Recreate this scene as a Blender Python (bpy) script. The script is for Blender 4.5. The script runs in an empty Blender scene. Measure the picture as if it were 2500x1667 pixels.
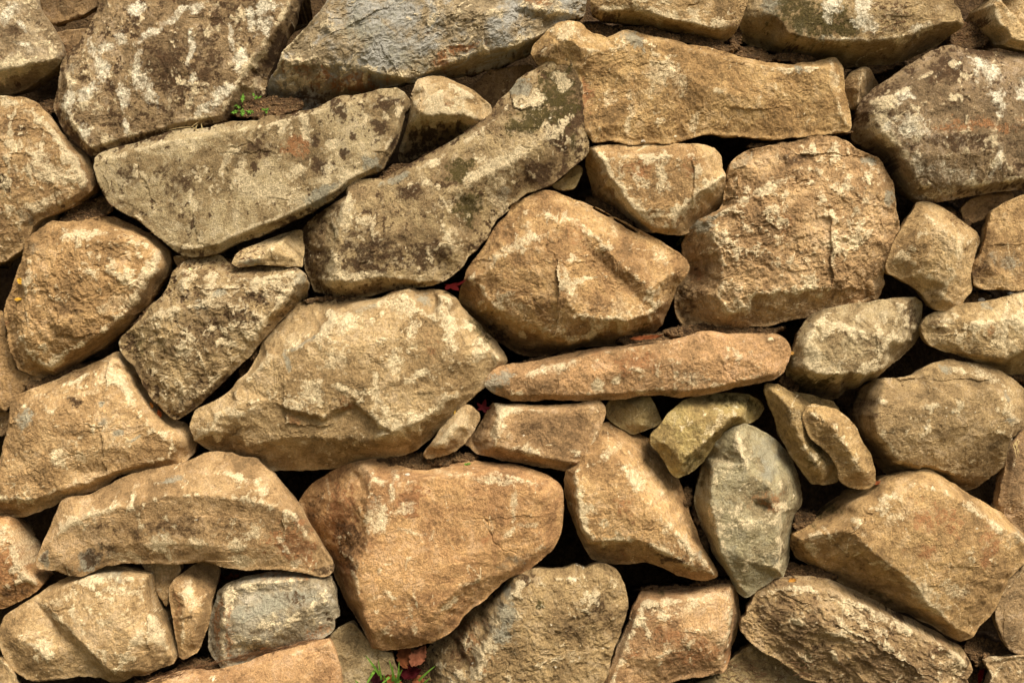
import bpy, bmesh, math, random, time
import numpy as np
from mathutils import Vector, Matrix
from mathutils.geometry import delaunay_2d_cdt

# ------------------------------------------------------------------ camera, sky, sun, exposure
scene = bpy.context.scene
COL = scene.collection
CAM_D = 3.6                      # metres from the wall face
FRAME_W = 2.5                    # the photograph spans 2.5 m of wall (1 px = 1 mm)
CAM_Z = 0.8635
cam_data = bpy.data.cameras.new('camera')
cam_data.sensor_width = 36.0
cam_data.lens = 36.0 * CAM_D / FRAME_W
cam_data.clip_start = 0.05
cam_data.clip_end = 500.0
cam = bpy.data.objects.new('camera', cam_data)
COL.objects.link(cam)
cam.location = (0.0, -CAM_D, CAM_Z)
cam.rotation_euler = (math.radians(90), 0, 0)
scene.camera = cam

SUN_EL, SUN_AZ = math.radians(50), math.radians(32)   # azimuth: to the right of the camera, light from the front
world = bpy.data.worlds.new('World')
scene.world = world
world.use_nodes = True
wn = world.node_tree
wn.nodes.clear()
w_out = wn.nodes.new('ShaderNodeOutputWorld')
w_bg = wn.nodes.new('ShaderNodeBackground')
w_sky = wn.nodes.new('ShaderNodeTexSky')
w_sky.sky_type = 'NISHITA'
w_sky.sun_disc = False
w_sky.sun_elevation = SUN_EL
w_sky.sun_rotation = math.pi - SUN_AZ
w_sky.air_density = 1.0
w_sky.dust_density = 3.0
w_hsv = wn.nodes.new('ShaderNodeHueSaturation')       # an overcast sky: nearly grey
w_hsv.inputs['Saturation'].default_value = 0.12
wn.links.new(w_sky.outputs[0], w_hsv.inputs['Color'])
wn.links.new(w_hsv.outputs[0], w_bg.inputs['Color'])
wn.links.new(w_bg.outputs[0], w_out.inputs['Surface'])
w_bg.inputs['Strength'].default_value = 0.05

sun_data = bpy.data.lights.new('sun', 'SUN')
sun_data.energy = 2.2
sun_data.angle = math.radians(28)
sun_data.color = (1.0, 0.95, 0.87)
sun = bpy.data.objects.new('sun', sun_data)
COL.objects.link(sun)
sun_dir = Vector((math.sin(SUN_AZ) * math.cos(SUN_EL), -math.cos(SUN_AZ) * math.cos(SUN_EL), math.sin(SUN_EL)))
sun.rotation_euler = sun_dir.to_track_quat('Z', 'Y').to_euler()
sun.location = (2, -3, 4)

scene.view_settings.view_transform = 'Standard'
scene.view_settings.look = 'None'
scene.view_settings.gamma = 1.0
scene.view_settings.use_curve_mapping = False
scene.view_settings.exposure = 1.42
scene.render.engine = 'CYCLES'
scene.cycles.max_bounces = 6
scene.cycles.diffuse_bounces = 1
scene.cycles.use_denoising = True

# ------------------------------------------------------------------ helpers
S_GRID = 0.0025
rng = np.random.default_rng(7)
PERM = np.concatenate([rng.permutation(256)] * 2).astype(np.int32)
_ga = rng.random(256) * 2 * np.pi
GX, GY = np.cos(_ga).astype(np.float32), np.sin(_ga).astype(np.float32)
RV = rng.random((256, 4)).astype(np.float32)


def perlin(x, y, seed=0):
    xi = np.floor(x).astype(np.int32); yi = np.floor(y).astype(np.int32)
    xf = (x - xi).astype(np.float32); yf = (y - yi).astype(np.float32)
    u = xf * xf * xf * (xf * (xf * 6 - 15) + 10); v = yf * yf * yf * (yf * (yf * 6 - 15) + 10)
    a = PERM[(xi + seed * 17) & 255]; b = PERM[(xi + 1 + seed * 17) & 255]
    y0 = (yi + seed * 5) & 255; y1 = (yi + 1 + seed * 5) & 255
    h = PERM[a + y0]; n00 = GX[h] * xf + GY[h] * yf
    h = PERM[b + y0]; n10 = GX[h] * (xf - 1) + GY[h] * yf
    h = PERM[a + y1]; n01 = GX[h] * xf + GY[h] * (yf - 1)
    h = PERM[b + y1]; n11 = GX[h] * (xf - 1) + GY[h] * (yf - 1)
    nx0 = n00 + u * (n10 - n00); nx1 = n01 + u * (n11 - n01)
    return (nx0 + v * (nx1 - nx0)) * 1.5


def fbm(x, y, seed=0, octaves=4, gain=0.5, lac=2.03):
    t = 0.0; a = 1.0; n = 0.0
    for o in range(octaves):
        t = t + a * perlin(x, y, seed + o * 3); n += a
        x, y = (x * 0.78 - y * 0.6258) * lac + 13.7, (x * 0.6258 + y * 0.78) * lac + 7.3; a *= gain
    return t / n


def ridged(x, y, seed=0, octaves=3, gain=0.55):
    t = 0.0; a = 1.0; n = 0.0
    for o in range(octaves):
        t = t + a * (1 - 2 * np.abs(perlin(x, y, seed + o * 3))); n += a
        x, y = (x * 0.78 - y * 0.6258) * 2.07 + 3.1, (x * 0.6258 + y * 0.78) * 2.07 + 9.2; a *= gain
    return t / n


def dishes(x, y, seed=0, k=1.0, sl=0.55):
    """lower envelope of tilted bowls: scallops with sharp crests, like fractured stone"""
    xi = np.floor(x).astype(np.int32); yi = np.floor(y).astype(np.int32)
    best = np.full(x.shape, 9.0, np.float32)
    for dx in (-1, 0, 1):
        for dy in (-1, 0, 1):
            cx = xi + dx; cy = yi + dy
            r = RV[PERM[PERM[(cx + seed * 31) & 255] + ((cy + seed * 11) & 255)]]
            px = x - (cx + 0.1 + 0.8 * r[..., 0]); py = y - (cy + 0.1 + 0.8 * r[..., 1])
            g = r[..., 2] * 6.283
            v = k * (px * px + py * py) + sl * (px * np.cos(g) + py * np.sin(g)) + 0.45 * r[..., 3]
            best = np.minimum(best, v)
    return best - 0.35


def sstep(a, b, x):
    t = np.clip((x - a) / (b - a), 0, 1)
    return t * t * (3 - 2 * t)


def box1(a, r, ax):
    n = 2 * r + 1
    pad = [(0, 0), (0, 0)]; pad[ax] = (r + 1, r)
    c = np.cumsum(np.pad(a, pad, mode='edge'), axis=ax, dtype=np.float64)
    if ax == 0:
        return ((c[n:] - c[:-n]) / n).astype(np.float32)
    return ((c[:, n:] - c[:, :-n]) / n).astype(np.float32)


def blur(a, m, r):
    if r < 1: return a
    x = a * m; w = m.astype(np.float32)
    for _ in range(2):
        x = box1(box1(x, r, 0), r, 1); w = box1(box1(w, r, 0), r, 1)
    return np.where(w > 1e-4, x / np.maximum(w, 1e-4), a)


def lin(c):
    out = []
    for v in c:
        v = v / 255.0
        out.append(v / 12.92 if v <= 0.04045 else ((v + 0.055) / 1.055) ** 2.4)
    return out


TILES = {}
for i, cx in enumerate((0, 600, 1200, 1700)):
    for j, cy in enumerate((0, 500, 1067)):
        TILES['abcd'[i] + '123'[j]] = (cx, cy, 800 / 2091.0)


def pts(text):
    """'a1 x,y[,h] x,y b2 ...' readings of the survey sheets -> (mm right, mm down, mm proud or None)"""
    out = []; t = None
    for tok in text.split():
        if ',' not in tok:
            t = TILES[tok]; continue
        v = [float(q) for q in tok.split(',')]
        out.append((t[0] + v[0] * t[2], t[1] + v[1] * t[2], v[2] if len(v) > 2 else None))
    return out


def wall_xz(px, py):
    return (px - 1250.0) / 1000.0, (1697.0 - py) / 1000.0


def at_depth(X, Z, h):
    """a point of the wall face moved to stand h metres in front of it, seen in the same place"""
    k = (CAM_D - h) / CAM_D
    return X * k, CAM_Z + (Z - CAM_Z) * k


def new_mesh(name, verts, quads=None, tris=None, smooth=True):
    me = bpy.data.meshes.new(name)
    nv = len(verts)
    q = np.zeros((0, 4), np.int32) if quads is None else np.asarray(quads, np.int32).reshape(-1, 4)
    t = np.zeros((0, 3), np.int32) if tris is None else np.asarray(tris, np.int32).reshape(-1, 3)
    me.vertices.add(nv)
    me.vertices.foreach_set('co', np.asarray(verts, np.float32).ravel())
    loops = np.concatenate([q.ravel(), t.ravel()])
    me.loops.add(len(loops)); me.loops.foreach_set('vertex_index', loops)
    n = len(q) + len(t)
    me.polygons.add(n)
    starts = np.concatenate([np.arange(len(q)) * 4, len(q) * 4 + np.arange(len(t)) * 3]).astype(np.int32)
    me.polygons.foreach_set('loop_start', starts)
    me.polygons.foreach_set('use_smooth', np.full(n, smooth))
    me.update(calc_edges=True)
    return me


def link(name, me, mat=None, parent=None, loc=(0, 0, 0)):
    o = bpy.data.objects.new(name, me)
    COL.objects.link(o)
    o.location = loc
    if parent is not None: o.parent = parent
    if mat is not None: me.materials.append(mat)
    return o


class Nodes:
    def __init__(self, mat):
        mat.use_nodes = True
        self.t = mat.node_tree; self.t.nodes.clear()
        self.out = self.n('ShaderNodeOutputMaterial')
        self.b = self.n('ShaderNodeBsdfPrincipled')
        self.t.links.new(self.b.outputs[0], self.out.inputs[0])
    def n(self, kind): return self.t.nodes.new(kind)
    def l(self, a, b): self.t.links.new(a, b)
    def noise(self, vec, scale, detail=4, rough=0.6, dist=0.0):
        x = self.n('ShaderNodeTexNoise'); x.inputs['Scale'].default_value = scale
        x.inputs['Detail'].default_value = detail; x.inputs['Roughness'].default_value = rough
        x.inputs['Distortion'].default_value = dist
        self.l(vec, x.inputs['Vector']); return x.outputs['Fac']
    def rng(self, v, a, b, c=0.0, d=1.0, smooth=True):
        x = self.n('ShaderNodeMapRange')
        if smooth: x.interpolation_type = 'SMOOTHSTEP'
        for k, q in zip(('From Min', 'From Max', 'To Min', 'To Max'), (a, b, c, d)): x.inputs[k].default_value = q
        self.l(v, x.inputs['Value']); return x.outputs[0]
    def math(self, op, a, b):
        x = self.n('ShaderNodeMath'); x.operation = op
        for i, q in enumerate((a, b)):
            if isinstance(q, (int, float)): x.inputs[i].default_value = q
            else: self.l(q, x.inputs[i])
        return x.outputs[0]
    def mix(self, f, a, b, mode='MIX'):
        x = self.n('ShaderNodeMix'); x.data_type = 'RGBA'; x.blend_type = mode
        ins = [i for i in x.inputs if i.enabled]
        for i, q in zip((0, 6, 7), (f, a, b)):
            s = x.inputs[i]
            if isinstance(q, (int, float)): s.default_value = q
            elif isinstance(q, (tuple, list)): s.default_value = (*q[:3], 1)
            else: self.l(q, s)
        return x.outputs[2]


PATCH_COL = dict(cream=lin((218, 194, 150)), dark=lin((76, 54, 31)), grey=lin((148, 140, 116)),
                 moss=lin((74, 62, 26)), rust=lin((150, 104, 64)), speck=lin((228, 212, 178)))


def tone(c, k=0.36):
    return [v * (1 - k) + m * k for v, m in zip(lin(c), lin((180, 149, 106)))]


def stone_material(A, B, seed, grain=1.0):
    m = bpy.data.materials.new('weathered_stone')
    N = Nodes(m)
    tc = N.n('ShaderNodeTexCoord'); mp = N.n('ShaderNodeMapping')
    mp.inputs['Location'].default_value = (seed * 1.37 % 9, seed * 2.11 % 7, seed * 0.73 % 5)
    N.l(tc.outputs['Object'], mp.inputs['Vector']); v = mp.outputs[0]
    gs = 0.7 + 0.75 * ((seed * 0.377) % 1.0); grain = grain * (0.65 + 0.6 * ((seed * 0.713) % 1.0))
    big = N.noise(v, 9, 6, 0.68, 0.5)
    mid = N.noise(v, 38, 7, 0.74, 0.4)
    fine = N.noise(v, 150 * gs, 6, 0.78)
    tiny = N.noise(v, 520 * gs, 4, 0.75)
    A = tone(A); B = tone(B)
    hi = [min(0.9, q * 1.30 + 0.06) for q in A]; lo = [q * 0.45 for q in B]
    col = N.mix(N.rng(big, 0.41, 0.59), A, B)
    mott = N.math('ADD', N.math('MULTIPLY', mid, 0.6), N.math('MULTIPLY', big, 0.4))
    col = N.mix(N.rng(mott, 0.50, 0.60, 0, 0.9), col, lo)
    col = N.mix(N.rng(mott, 0.49, 0.39, 0, 0.9), col, hi)
    a1 = N.n('ShaderNodeAttribute'); a1.attribute_name = 'patch_a'
    a2 = N.n('ShaderNodeAttribute'); a2.attribute_name = 'patch_b'
    s1 = N.n('ShaderNodeSeparateColor'); N.l(a1.outputs['Color'], s1.inputs[0])
    s2 = N.n('ShaderNodeSeparateColor'); N.l(a2.outputs['Color'], s2.inputs[0])
    n_ = N.math('ADD', N.math('MULTIPLY', fine, 0.55), N.math('ADD', N.math('MULTIPLY', mid, 0.45), N.math('MULTIPLY', tiny, 0.3)))
    brk = N.math('MULTIPLY', N.math('SUBTRACT', n_, 0.65), 3.0)
    def layer(col, sock, c, gain=1.0, top=0.90):
        f = N.rng(N.math('ADD', sock, N.math('MULTIPLY', brk, N.rng(sock, 0.02, 0.45))), 0.10, top, 0.0, gain)
        return N.mix(f, col, c)
    col = layer(col, s1.outputs[2], PATCH_COL['grey'], 0.8)
    col = layer(col, s2.outputs[1], PATCH_COL['rust'], 0.95, 0.6)
    col = layer(col, s1.outputs[1], PATCH_COL['dark'], 0.95, 0.55)
    col = layer(col, s2.outputs[0], PATCH_COL['moss'], 0.92, 0.6)
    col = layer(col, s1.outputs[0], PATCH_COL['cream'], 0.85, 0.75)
    col = layer(col, s2.outputs[2], PATCH_COL['speck'], 0.9)
    val = N.math('MULTIPLY', N.rng(mid, 0.25, 0.75, 0.62, 1.38, False), N.rng(fine, 0.25, 0.75, 0.48, 1.55, False))
    val = N.math('MULTIPLY', val, N.rng(tiny, 0.25, 0.75, 0.62, 1.4, False))
    cv = N.n('ShaderNodeCombineColor')
    for i in range(3): N.l(val, cv.inputs[i])
    col = N.mix(1.0, col, cv.outputs[0], 'MULTIPLY')
    N.l(col, N.b.inputs['Base Color'])
    N.b.inputs['Roughness'].default_value = 0.88
    N.b.inputs['Specular IOR Level'].default_value = 0.22
    bp = N.n('ShaderNodeBump'); bp.inputs['Strength'].default_value = 0.8 * grain
    bp.inputs['Distance'].default_value = 0.009
    N.l(N.math('ADD', N.math('MULTIPLY', fine, 0.8), N.math('MULTIPLY', tiny, 0.45)), bp.inputs['Height'])
    N.l(bp.outputs[0], N.b.inputs['Normal'])
    return m


def simple_material(name, c1, c2, scale, rough=0.9, bump=0.5, dist=0.004, detail=5):
    m = bpy.data.materials.new(name)
    N = Nodes(m)
    tc = N.n('ShaderNodeTexCoord'); v = tc.outputs['Object']
    a = N.noise(v, scale, detail, 0.7); b = N.noise(v, scale * 5, 3, 0.7)
    col = N.mix(N.rng(a, 0.3, 0.7), c1, c2)
    val = N.rng(b, 0.25, 0.75, 0.65, 1.35, False)
    cv = N.n('ShaderNodeCombineColor')
    for i in range(3): N.l(val, cv.inputs[i])
    N.l(N.mix(1.0, col, cv.outputs[0], 'MULTIPLY'), N.b.inputs['Base Color'])
    N.b.inputs['Roughness'].default_value = rough
    N.b.inputs['Specular IOR Level'].default_value = 0.25
    if bump:
        bp = N.n('ShaderNodeBump'); bp.inputs['Strength'].default_value = bump; bp.inputs['Distance'].default_value = dist
        N.l(b, bp.inputs['Height']); N.l(bp.outputs[0], N.b.inputs['Normal'])
    return m

# ------------------------------------------------------------------ one stone
def resample(poly, step, seed, wob):
    """densify the surveyed outline, keep its corners and roughen it a little"""
    n = len(poly); out = []
    for i in range(n):
        a, b = poly[i], poly[(i + 1) % n]
        L = math.hypot(b[0] - a[0], b[1] - a[1]); k = max(1, int(round(L / step)))
        for j in range(k):
            t = j / k
            out.append((a[0] + (b[0] - a[0]) * t, a[1] + (b[1] - a[1]) * t, a[2] + (b[2] - a[2]) * t))
    o = np.array(out, np.float32)
    # light corner rounding then fractal wobble across the edge
    p = o[:, :2]
    p = 0.7 * p + 0.15 * (np.roll(p, 1, 0) + np.roll(p, -1, 0))
    d = np.roll(p, -1, 0) - np.roll(p, 1, 0)
    d /= np.maximum(np.linalg.norm(d, axis=1, keepdims=True), 1e-6)
    w = (fbm(p[:, 0] / 0.05, p[:, 1] / 0.05, seed, 4, 0.7) + 0.4 * (dishes(p[:, 0] / 0.05, p[:, 1] / 0.05, seed % 13))) * wob * 1.3
    area = np.sum(p[:, 0] * np.roll(p[:, 1], -1) - np.roll(p[:, 0], -1) * p[:, 1])
    p = p + np.stack([-d[:, 1], d[:, 0]], 1) * (w - (0.0022 if area > 0 else -0.0022))[:, None]
    o[:, :2] = p
    return o


def signed_distance(X, Z, poly):
    a = poly[:, :2]; b = np.roll(a, -1, 0)
    P = np.stack([X.ravel(), Z.ravel()], 1).astype(np.float32)
    n = len(P); best = np.full(n, 1e9, np.float32); bx = np.zeros(n, np.float32); bz = np.zeros(n, np.float32)
    inside = np.zeros(n, bool); rim = np.zeros(n, np.float32); hh = poly[:, 2]; hn = np.roll(hh, -1)
    for i in range(len(a)):
        ax, az = a[i]; bx_, bz_ = b[i]
        ex, ez = bx_ - ax, bz_ - az
        L = ex * ex + ez * ez + 1e-12
        t = np.clip(((P[:, 0] - ax) * ex + (P[:, 1] - az) * ez) / L, 0, 1)
        qx = ax + t * ex; qz = az + t * ez
        d = (P[:, 0] - qx) ** 2 + (P[:, 1] - qz) ** 2
        m = d < best
        best = np.where(m, d, best); bx = np.where(m, qx, bx); bz = np.where(m, qz, bz); rim = np.where(m, hh[i] + t * (hn[i] - hh[i]), rim)
        c = (az > P[:, 1]) != (bz_ > P[:, 1])
        if c.any() and abs(ez) > 1e-9:
            inside ^= c & (P[:, 0] < ex * (P[:, 1] - az) / ez + ax)
    d = np.sqrt(best)
    sh = X.shape
    return np.where(inside, d, -d).reshape(sh), bx.reshape(sh), bz.reshape(sh), rim.reshape(sh)


def facet_heights(X, Z, poly, ridges):
    """planes between the outline and the ridge lines (h in metres)"""
    V = [Vector((p[0], p[1])) for p in poly]; H = [p[2] for p in poly]
    n = len(V); E = [(i, (i + 1) % n) for i in range(n)]
    for r in ridges:
        for j, p in enumerate(r):
            V.append(Vector((p[0], p[1]))); H.append(p[2])
            if j: E.append((len(V) - 2, len(V) - 1))
    vs, es, fs, ov, oe, of = delaunay_2d_cdt(V, E, [], 0, 1e-6)
    hv = []
    Vn = np.array([(v.x, v.y) for v in V]); Hn = np.array(H)
    for i, v in enumerate(vs):
        if ov[i]: hv.append(float(np.mean([H[q] for q in ov[i]])))
        else:
            d = np.hypot(Vn[:, 0] - v.x, Vn[:, 1] - v.y); w = 1 / np.maximum(d, 1e-4) ** 3
            hv.append(float((w * Hn).sum() / w.sum()))
    out = np.zeros(X.shape, np.float32); got = np.zeros(X.shape, bool)
    for f in fs:
        for k in range(1, len(f) - 1):
            i0, i1, i2 = f[0], f[k], f[k + 1]
            x0, y0 = vs[i0]; x1, y1 = vs[i1]; x2, y2 = vs[i2]
            D = (y1 - y2) * (x0 - x2) + (x2 - x1) * (y0 - y2)
            if abs(D) < 1e-10: continue
            c0 = max(0, int((min(x0, x1, x2) - X[0, 0]) / S_GRID) - 1); c1 = int((max(x0, x1, x2) - X[0, 0]) / S_GRID) + 2
            r0 = max(0, int((min(y0, y1, y2) - Z[0, 0]) / S_GRID) - 1); r1 = int((max(y0, y1, y2) - Z[0, 0]) / S_GRID) + 2
            xs = X[r0:r1, c0:c1]; zs = Z[r0:r1, c0:c1]
            if xs.size == 0: continue
            l0 = ((y1 - y2) * (xs - x2) + (x2 - x1) * (zs - y2)) / D
            l1 = ((y2 - y0) * (xs - x2) + (x0 - x2) * (zs - y2)) / D
            l2 = 1 - l0 - l1
            m = (l0 > -0.001) & (l1 > -0.001) & (l2 > -0.001)
            out[r0:r1, c0:c1][m] = (l0 * hv[i0] + l1 * hv[i1] + l2 * hv[i2])[m]
            got[r0:r1, c0:c1] |= m
    return out, got


DEF = dict(A=(178, 145, 96), B=(150, 115, 68), cr=0.35, dk=0.25, gr=0.0, mo=0.0, ru=0.0, sp=0.0,
           rough=1.0, chip=1.0, pit=0.0, pitscale=0.055, R=16, d=0, T=None, soft=5, bulge=10, wob=4.0, grain=1.0, strat=None,
           ridges='', patches='', label=None)
STONES = []


def stone(outline, **kw):
    s = dict(DEF); s.update(kw); s['outline'] = outline
    STONES.append(s)


def build_stone(s, idx, parent):
    seed = 11 + idx * 7
    d = s['d'] / 1000.0
    def conv(p):
        h = 0.0 if p[2] is None else 1.3 * p[2] / 1000.0
        X, Z = wall_xz(p[0], p[1]); X, Z = at_depth(X, Z, d + h)
        return (X, Z, h)
    def rim_h(p):
        h = p[2] or 0.0                      # shallow rims stay crisp arrises, deep ones are side faces
        k = 0.4 + 0.6 * min(1.0, max(0.0, (-h - 28) / 32.0))
        return conv((p[0], p[1], h * k))
    base = [rim_h(p) for p in (pts(s['outline']) if isinstance(s['outline'], str) else s['outline'])]
    rid = []
    if isinstance(s['ridges'], str):
        for r in s['ridges'].split(';'):
            if r.strip(): rid.append([conv(p) for p in pts(r)])
    ba = np.array(base, np.float32)
    fixed = []
    for r in rid:                            # keep every ridge reading inside the outline, also at its own depth
        P = np.array(r, np.float32)
        if len(P) > 1: P = np.concatenate([P[k] + (P[k + 1] - P[k]) * np.linspace(0, 1, 3)[:-1, None] for k in range(len(P) - 1)] + [P[-1:]])
        sdp, qxp, qzp, _ = signed_distance(P[:, 0].reshape(1, -1), P[:, 1].reshape(1, -1), ba)
        sdp, qxp, qzp = sdp[0], qxp[0], qzp[0]
        for k in range(len(P)):
            if sdp[k] < 0.006:
                v = np.array([P[k, 0] - qxp[k], P[k, 1] - qzp[k]]) * (1 if sdp[k] > 0 else -1)
                L = np.linalg.norm(v)
                if L > 1e-5: P[k, 0], P[k, 1] = qxp[k] + v[0] / L * 0.006, qzp[k] + v[1] / L * 0.006
        fixed.append([tuple(map(float, p)) for p in P])
    rid = fixed
    poly = resample(base, 0.007, seed, s['wob'] / 1000.0)
    x0, z0 = poly[:, 0].min() - 0.006, poly[:, 1].min() - 0.006
    nx = int((poly[:, 0].max() - x0 + 0.008) / S_GRID) + 1; nz = int((poly[:, 1].max() - z0 + 0.008) / S_GRID) + 1
    X, Z = np.meshgrid(x0 + np.arange(nx) * S_GRID, z0 + np.arange(nz) * S_GRID)
    X = X.astype(np.float32); Z = Z.astype(np.float32)
    sd, qx, qz, rim = signed_distance(X, Z, poly)
    snap = np.abs(sd) < 0.55 * S_GRID
    ok = (sd > 0) | snap
    Xs = np.where(snap, qx, X); Zs = np.where(snap, qz, Z)
    # planes
    fade = sstep(0.0, 0.03, sd)
    fwx = X + fade * (0.012 * fbm(X / 0.05, Z / 0.05, seed + 71, 5, 0.66)); fwz = Z + fade * (0.010 * fbm(X / 0.05, Z / 0.05 + 17, seed + 73, 5, 0.66))
    Hc, gc = facet_heights(X, Z, base, rid)
    H = Hc; got = gc
    m = got & (sd > -0.004)
    H = np.where(m, H, rim)
    soft = max(1, int(s['soft'] / 1000.0 / S_GRID))
    # look the planes up through a small warp so that the arrises wander
    fi = np.clip((fwx - X[0, 0]) / S_GRID, 0, nx - 1.001); fj = np.clip((fwz - Z[0, 0]) / S_GRID, 0, nz - 1.001)
    i0 = fi.astype(int); j0 = fj.astype(int); ti = fi - i0; tj = fj - j0
    H = (H[j0, i0] * (1 - ti) + H[j0, i0 + 1] * ti) * (1 - tj) + (H[j0 + 1, i0] * (1 - ti) + H[j0 + 1, i0 + 1] * ti) * tj
    Hs = blur(H, np.ones_like(H) * (m | (sd > -0.006)), soft)
    sh = sstep(-0.25, 0.25, fbm(X / 0.1, Z / 0.1, seed + 77, 2))
    H = Hs * (0.35 + 0.65 * sh) + H * (0.65 - 0.65 * sh)
    inner = np.maximum(sd, 0)
    W = float(sd.max())
    Hf = H
    H = H + 0.35 * s['bulge'] / 1000.0 * (1 - np.exp(-inner / max(0.35 * W, 0.01)))
    R = min(s['R'] / 1000.0 * 0.75, 0.5 * W)
    Rn = R * (0.16 + 1.3 * sstep(0.05, 0.45, fbm(X / 0.06, Z / 0.06, seed + 5, 4, 0.6)))
    q = np.clip(1 - inner / Rn, 0, 1)
    H = H - 0.85 * Rn * (1 - np.sqrt(np.clip(1 - q * q, 0, 1)))
    # relief
    wx = X + 0.014 * fbm(X / 0.05, Z / 0.05, seed + 1, 3); wz = Z + 0.014 * fbm(X / 0.05 + 40, Z / 0.05, seed + 2, 3)
    if s['strat'] is not None:
        an = math.radians(s['strat']); ca, sa = math.cos(an), math.sin(an)
        u = (wx * ca + wz * sa) * 0.6; v = -wx * sa + wz * ca
    else:
        u, v = wx, wz
    gate = sstep(-0.25, 0.35, fbm(X / 0.12, Z / 0.12, seed + 8, 3))
    rel = 0.0045 * s['rough'] * fbm(X / 0.16, Z / 0.16, seed + 3, 3)
    rel = rel + 0.0105 * s['chip'] * dishes(u / 0.110, v / 0.110, seed % 23, 0.30, 0.85)
    rel = rel + 0.0042 * s['chip'] * (0.35 + 0.9 * gate) * dishes(u / 0.046, v / 0.046, (seed + 5) % 29, 0.35, 0.85)
    rel = rel + 0.0011 * s['chip'] * (1.25 - gate) * dishes(u / 0.019, v / 0.019, (seed + 2) % 27, 0.4, 0.8)
    # broken laminae: little crisp steps
    tn = fbm(u / 0.11, v / 0.11, seed + 6, 5, 0.62) * 5.0 + 40
    st = np.floor(tn); rel = rel + 0.0022 * s['chip'] * (st + sstep(0.0, 0.12, tn - st) - tn) * (0.25 + 0.75 * gate)
    small = fbm(u / 0.026, v / 0.026, seed + 9, 4, 0.72)
    rel = rel + 0.0042 * (0.55 + 0.8 * ((seed * 0.531) % 1.0)) * s['rough'] * small
    if s['pit']:
        ps = s['pitscale']; pt = fbm(u / ps, v / ps, seed + 14, 5, 0.66)
        rel = rel + s['pit'] * (0.0150 * np.minimum(pt, 0.16) + 0.0040 * dishes(u / 0.030, v / 0.030, (seed + 9) % 19, 0.5, 0.8) + 0.002 * small)
    # hairline cracks
    ck = np.abs(perlin(wx / 0.21 + 3.3, wz / 0.21, seed + 81) + 0.12 * fbm(X / 0.03, Z / 0.03, seed + 82, 2))
    crack = sstep(0.030, 0.004, ck) * sstep(0.12, 0.32, fbm(X / 0.16, Z / 0.16 + 5, seed + 83, 3))
    rel = rel - 0.0028 * crack
    rel = rel * (0.5 + 0.5 * sstep(0.0, 0.012, sd))
    H = H + rel
    # masks --------------------------------------------------------------
    M = ok.astype(np.float32)
    cvx = np.clip((H - blur(H, M, 4)) / 0.0022, -1.6, 1.6) * 0.5 + np.clip((H - blur(H, M, 12)) / 0.006, -1.5, 1.5) * 0.5
    n1 = 0.62 * fbm(wx / 0.034, wz / 0.034, seed + 21, 4, 0.78) + 0.62 * fbm(wx / 0.12, wz / 0.12, seed + 22, 4, 0.7)
    n2 = fbm(wx / 0.11 + 9, wz / 0.11, seed + 24, 6, 0.68)
    n3 = ridged(wx / 0.09, wz / 0.09, seed + 27, 5, 0.66)
    edge = np.exp(-inner / 0.006)
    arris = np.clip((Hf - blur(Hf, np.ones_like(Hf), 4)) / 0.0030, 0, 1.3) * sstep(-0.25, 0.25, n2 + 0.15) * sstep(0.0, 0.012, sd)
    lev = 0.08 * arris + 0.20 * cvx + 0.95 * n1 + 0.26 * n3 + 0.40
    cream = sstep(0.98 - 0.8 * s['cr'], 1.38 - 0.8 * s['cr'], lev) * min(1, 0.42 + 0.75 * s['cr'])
    dark = sstep(0.95 - 0.85 * s['dk'], 1.5 - 0.85 * s['dk'], 0.5 + 0.60 * n2 + 0.85 * fbm(X / 0.022, Z / 0.022 + 8, seed + 25, 4, 0.9) - 0.10 * cvx) * min(1, 0.45 + s['dk'])
    grey = sstep(1.0 - s['gr'], 1.35 - s['gr'], 0.5 + 0.9 * fbm(wx / 0.1, wz / 0.1 + 31, seed + 33, 4)) if s['gr'] else np.zeros_like(H)
    moss = sstep(1.0 - s['mo'], 1.4 - s['mo'], 0.5 + 0.9 * fbm(wx / 0.13, wz / 0.13 + 51, seed + 36, 5)) if s['mo'] else np.zeros_like(H)
    rust = 0.8 * sstep(1.0 - s['ru'], 1.5 - s['ru'], 0.5 + 0.9 * fbm(wx / 0.14, wz / 0.14 + 71, seed + 39, 4)) if s['ru'] else np.zeros_like(H)
    speck = sstep(0.66 - 0.25 * s['sp'], 0.86 - 0.25 * s['sp'], perlin(X / 0.010, Z / 0.010, seed + 41) * 0.6 + perlin(X / 0.017, Z / 0.017, seed + 42) * 0.4 + 0.45 * n1) if s['sp'] else np.zeros_like(H)
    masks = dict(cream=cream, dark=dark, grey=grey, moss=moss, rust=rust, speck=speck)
    sa_ = (seed * 0.37) % 3.14; su = (X * math.cos(sa_) + Z * math.sin(sa_)) / 0.16; sv_ = (-X * math.sin(sa_) + Z * math.cos(sa_)) / 0.035
    scr = sstep(0.045, 0.0, np.abs(perlin(su, sv_ + 0.25 * n1, seed + 91))) * sstep(0.12, 0.34, fbm(X / 0.07, Z / 0.07, seed + 92, 3))
    masks['cream'] = np.maximum(masks['cream'], 0.75 * scr)
    stip = fbm(X / 0.016, Z / 0.016 + 3, seed + 47, 3, 0.95)
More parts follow.
